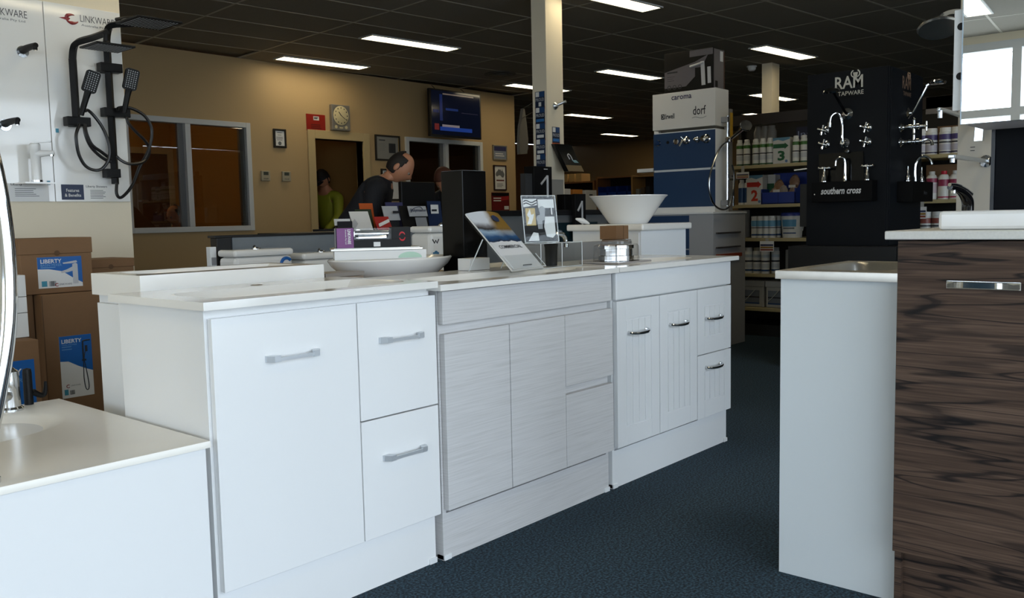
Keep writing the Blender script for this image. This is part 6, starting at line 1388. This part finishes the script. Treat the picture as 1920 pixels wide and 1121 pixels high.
    for sn in 'lr':
        a = J['an'+sn][0]; sh.ball((a.x, a.y-.07, .042), .048, .135, .042, 12)
    sh.build('shoes', M('shoe_black', '#0d0c0c', .5), t, local=True)
    return t
DTR = M('dark_trousers', '#14151a', .8); DJK = M('navy_jacket', '#10131c', .8)
HB2 = M('hair_dark', '#17110d', .7)
person('balding man in a dark jacket bending over the service desk', (4.16, 5.30, 0), R(40), .68, .06, DJK, DTR, HB2, True, (-.15, .55))
person('man in a yellow-green work shirt and dark cap inside the doorway', (7.10, 9.25, 0), R(-75), .18, .40, M('hi_vis_lime', '#8b8f1e', .7), DTR, HB2, False, (.25, .9), cap=True)
person('bald seated man seen through the left inner window', (5.22, 9.55, 0), R(-80), .12, .22, DJK, DTR, M('hair_grey', '#3b3632', .7), True, (.5, 1.3), seated=True)
person('person with brown hair half hidden behind the tall black carton', (5.93, 5.62, 0), R(-75), .8, 0, DTR, DTR, M('hair_brown', '#4a2412', .7), False, (.4, 1.1))
t = thing('office_chair', 'dark office chair under the seated man behind the inner window', 'chair', (5.27, 9.56, 0))
MB().box(5.02, 5.49, 9.32, 9.80, .31, .355, .02).build('seat', MATTB, t); MB().box(5.49, 5.53, 9.34, 9.78, .55, .95, .02).box(5.495, 5.52, 9.52, 9.60, .33, .6).build('backrest', MATTB, t); MB().tube([(5.26, 9.56, .06), (5.26, 9.56, .33)], .03, 10, 0).build('pedestal', MATTB, t)
mb = MB()
for k in range(5): mb.tube([(5.26, 9.56, .08), (5.26+.28*math.cos(k*2*PI/5), 9.56+.28*math.sin(k*2*PI/5), .035)], [.02, .016], 8, 0).ball((5.26+.28*math.cos(k*2*PI/5), 9.56+.28*math.sin(k*2*PI/5), .028), .027, n=8)
mb.build('star_base', MATTB, t)
t = thing('office_desk', 'office desk with papers inside the left inner window', 'desk', (4.9, 9.1, 0))
MB().box(4.0, 6.1, 8.80, 9.22, .90, .94, .003).build('desk_top', OAK, t); MB().box(4.02, 4.06, 8.82, 9.2, 0, .90).box(6.04, 6.08, 8.82, 9.2, 0, .90).build('side_panel', OAK, t)
for k, (x, c, hh) in enumerate(((5.15, '#6b2a22', .07), (5.32, '#a6a39c', .05), (5.46, '#4f4a48', .10))):
    q = MB().box(x, x+.15, 8.90, 9.12, .941, .941+hh, .003).build('office_file', M('file_%d' % k, c, .5)); tag(q, ('red', 'white', 'dark grey')[k]+' file on the office desk behind the inner window', 'file')
# store shelving inside the doorway
t = thing('store_shelving', 'dark store room shelving seen through the doorway', 'shelving', (6.9, 10.4, 0))
for x in (6.34, 7.36): MB().box(x, x+.03, 10.2, 10.6, 0, 2.0).build('side_panel', M('store_timber', '#7a5a34', .5), t)
for z in (.1, .55, .95, 1.35, 1.92): MB().box(6.37, 7.36, 10.2, 10.6, z, z+.025).build('shelf_board', M('store_timber', '#7a5a34', .5), t)
MB().box(6.34, 7.39, 10.6, 10.62, 0, 2.0).build('back_panel', DB, t)
cs = ('#43211a', '#2a2420', '#4d3a2c', '#5a2a22', '#333a44', '#6b5a44')
k = 0
for zi, z in enumerate((.975, 1.375)):
    x = 6.40; m = 0
    while x < 7.30:
        wd = random.uniform(.05, .13); q = MB().box(x, x+wd, 10.24, 10.5, z+.001, z+random.uniform(.18, .32), .002).build('store_box', M('store_'+str(k % 6), cs[k % 6], .6))
        tag(q, '%s dim carton from the left on the %s shelf inside the doorway' % (ORD[m], ('lower', 'upper')[zi]), 'box', 'dim cartons on the %s store room shelf' % ('lower', 'upper')[zi]); x += wd+.012; k += 1; m += 1
q = MB().box(6.42, 6.75, 10.24, 10.5, 1.947, 2.06, .01).build('black_case', MATTB); tag(q, 'black case on top of the store room shelving', 'case')
for x, y, lab in ((4.5, 10.3, 'unseen warm globe added to light the office behind the left inner window'), (6.85, 9.75, 'unseen warm globe added to light the doorway store room'), (8.6, 10.4, 'unseen warm globe added to light the room behind the right inner window')):  # unseen lamps added to brighten the rooms behind the back wall
    t = thing('added_fill_globe', lab, 'ceiling light', (x, y, H-.02)); MB().lathe([(.12, .0), (.12, -.02), (.11, -.02)], (x, y, H), 20).build('mount', ALU, t)
    MB().lathe([(.11, -.02), (.105, -.05), (.07, -.085), (0, -.10)], (x, y, H), 20).build('globe', M('fill_glow_%d' % (x > 6), (1, .58, .2), .5, emit=2.2 if x > 6 else 65), t)
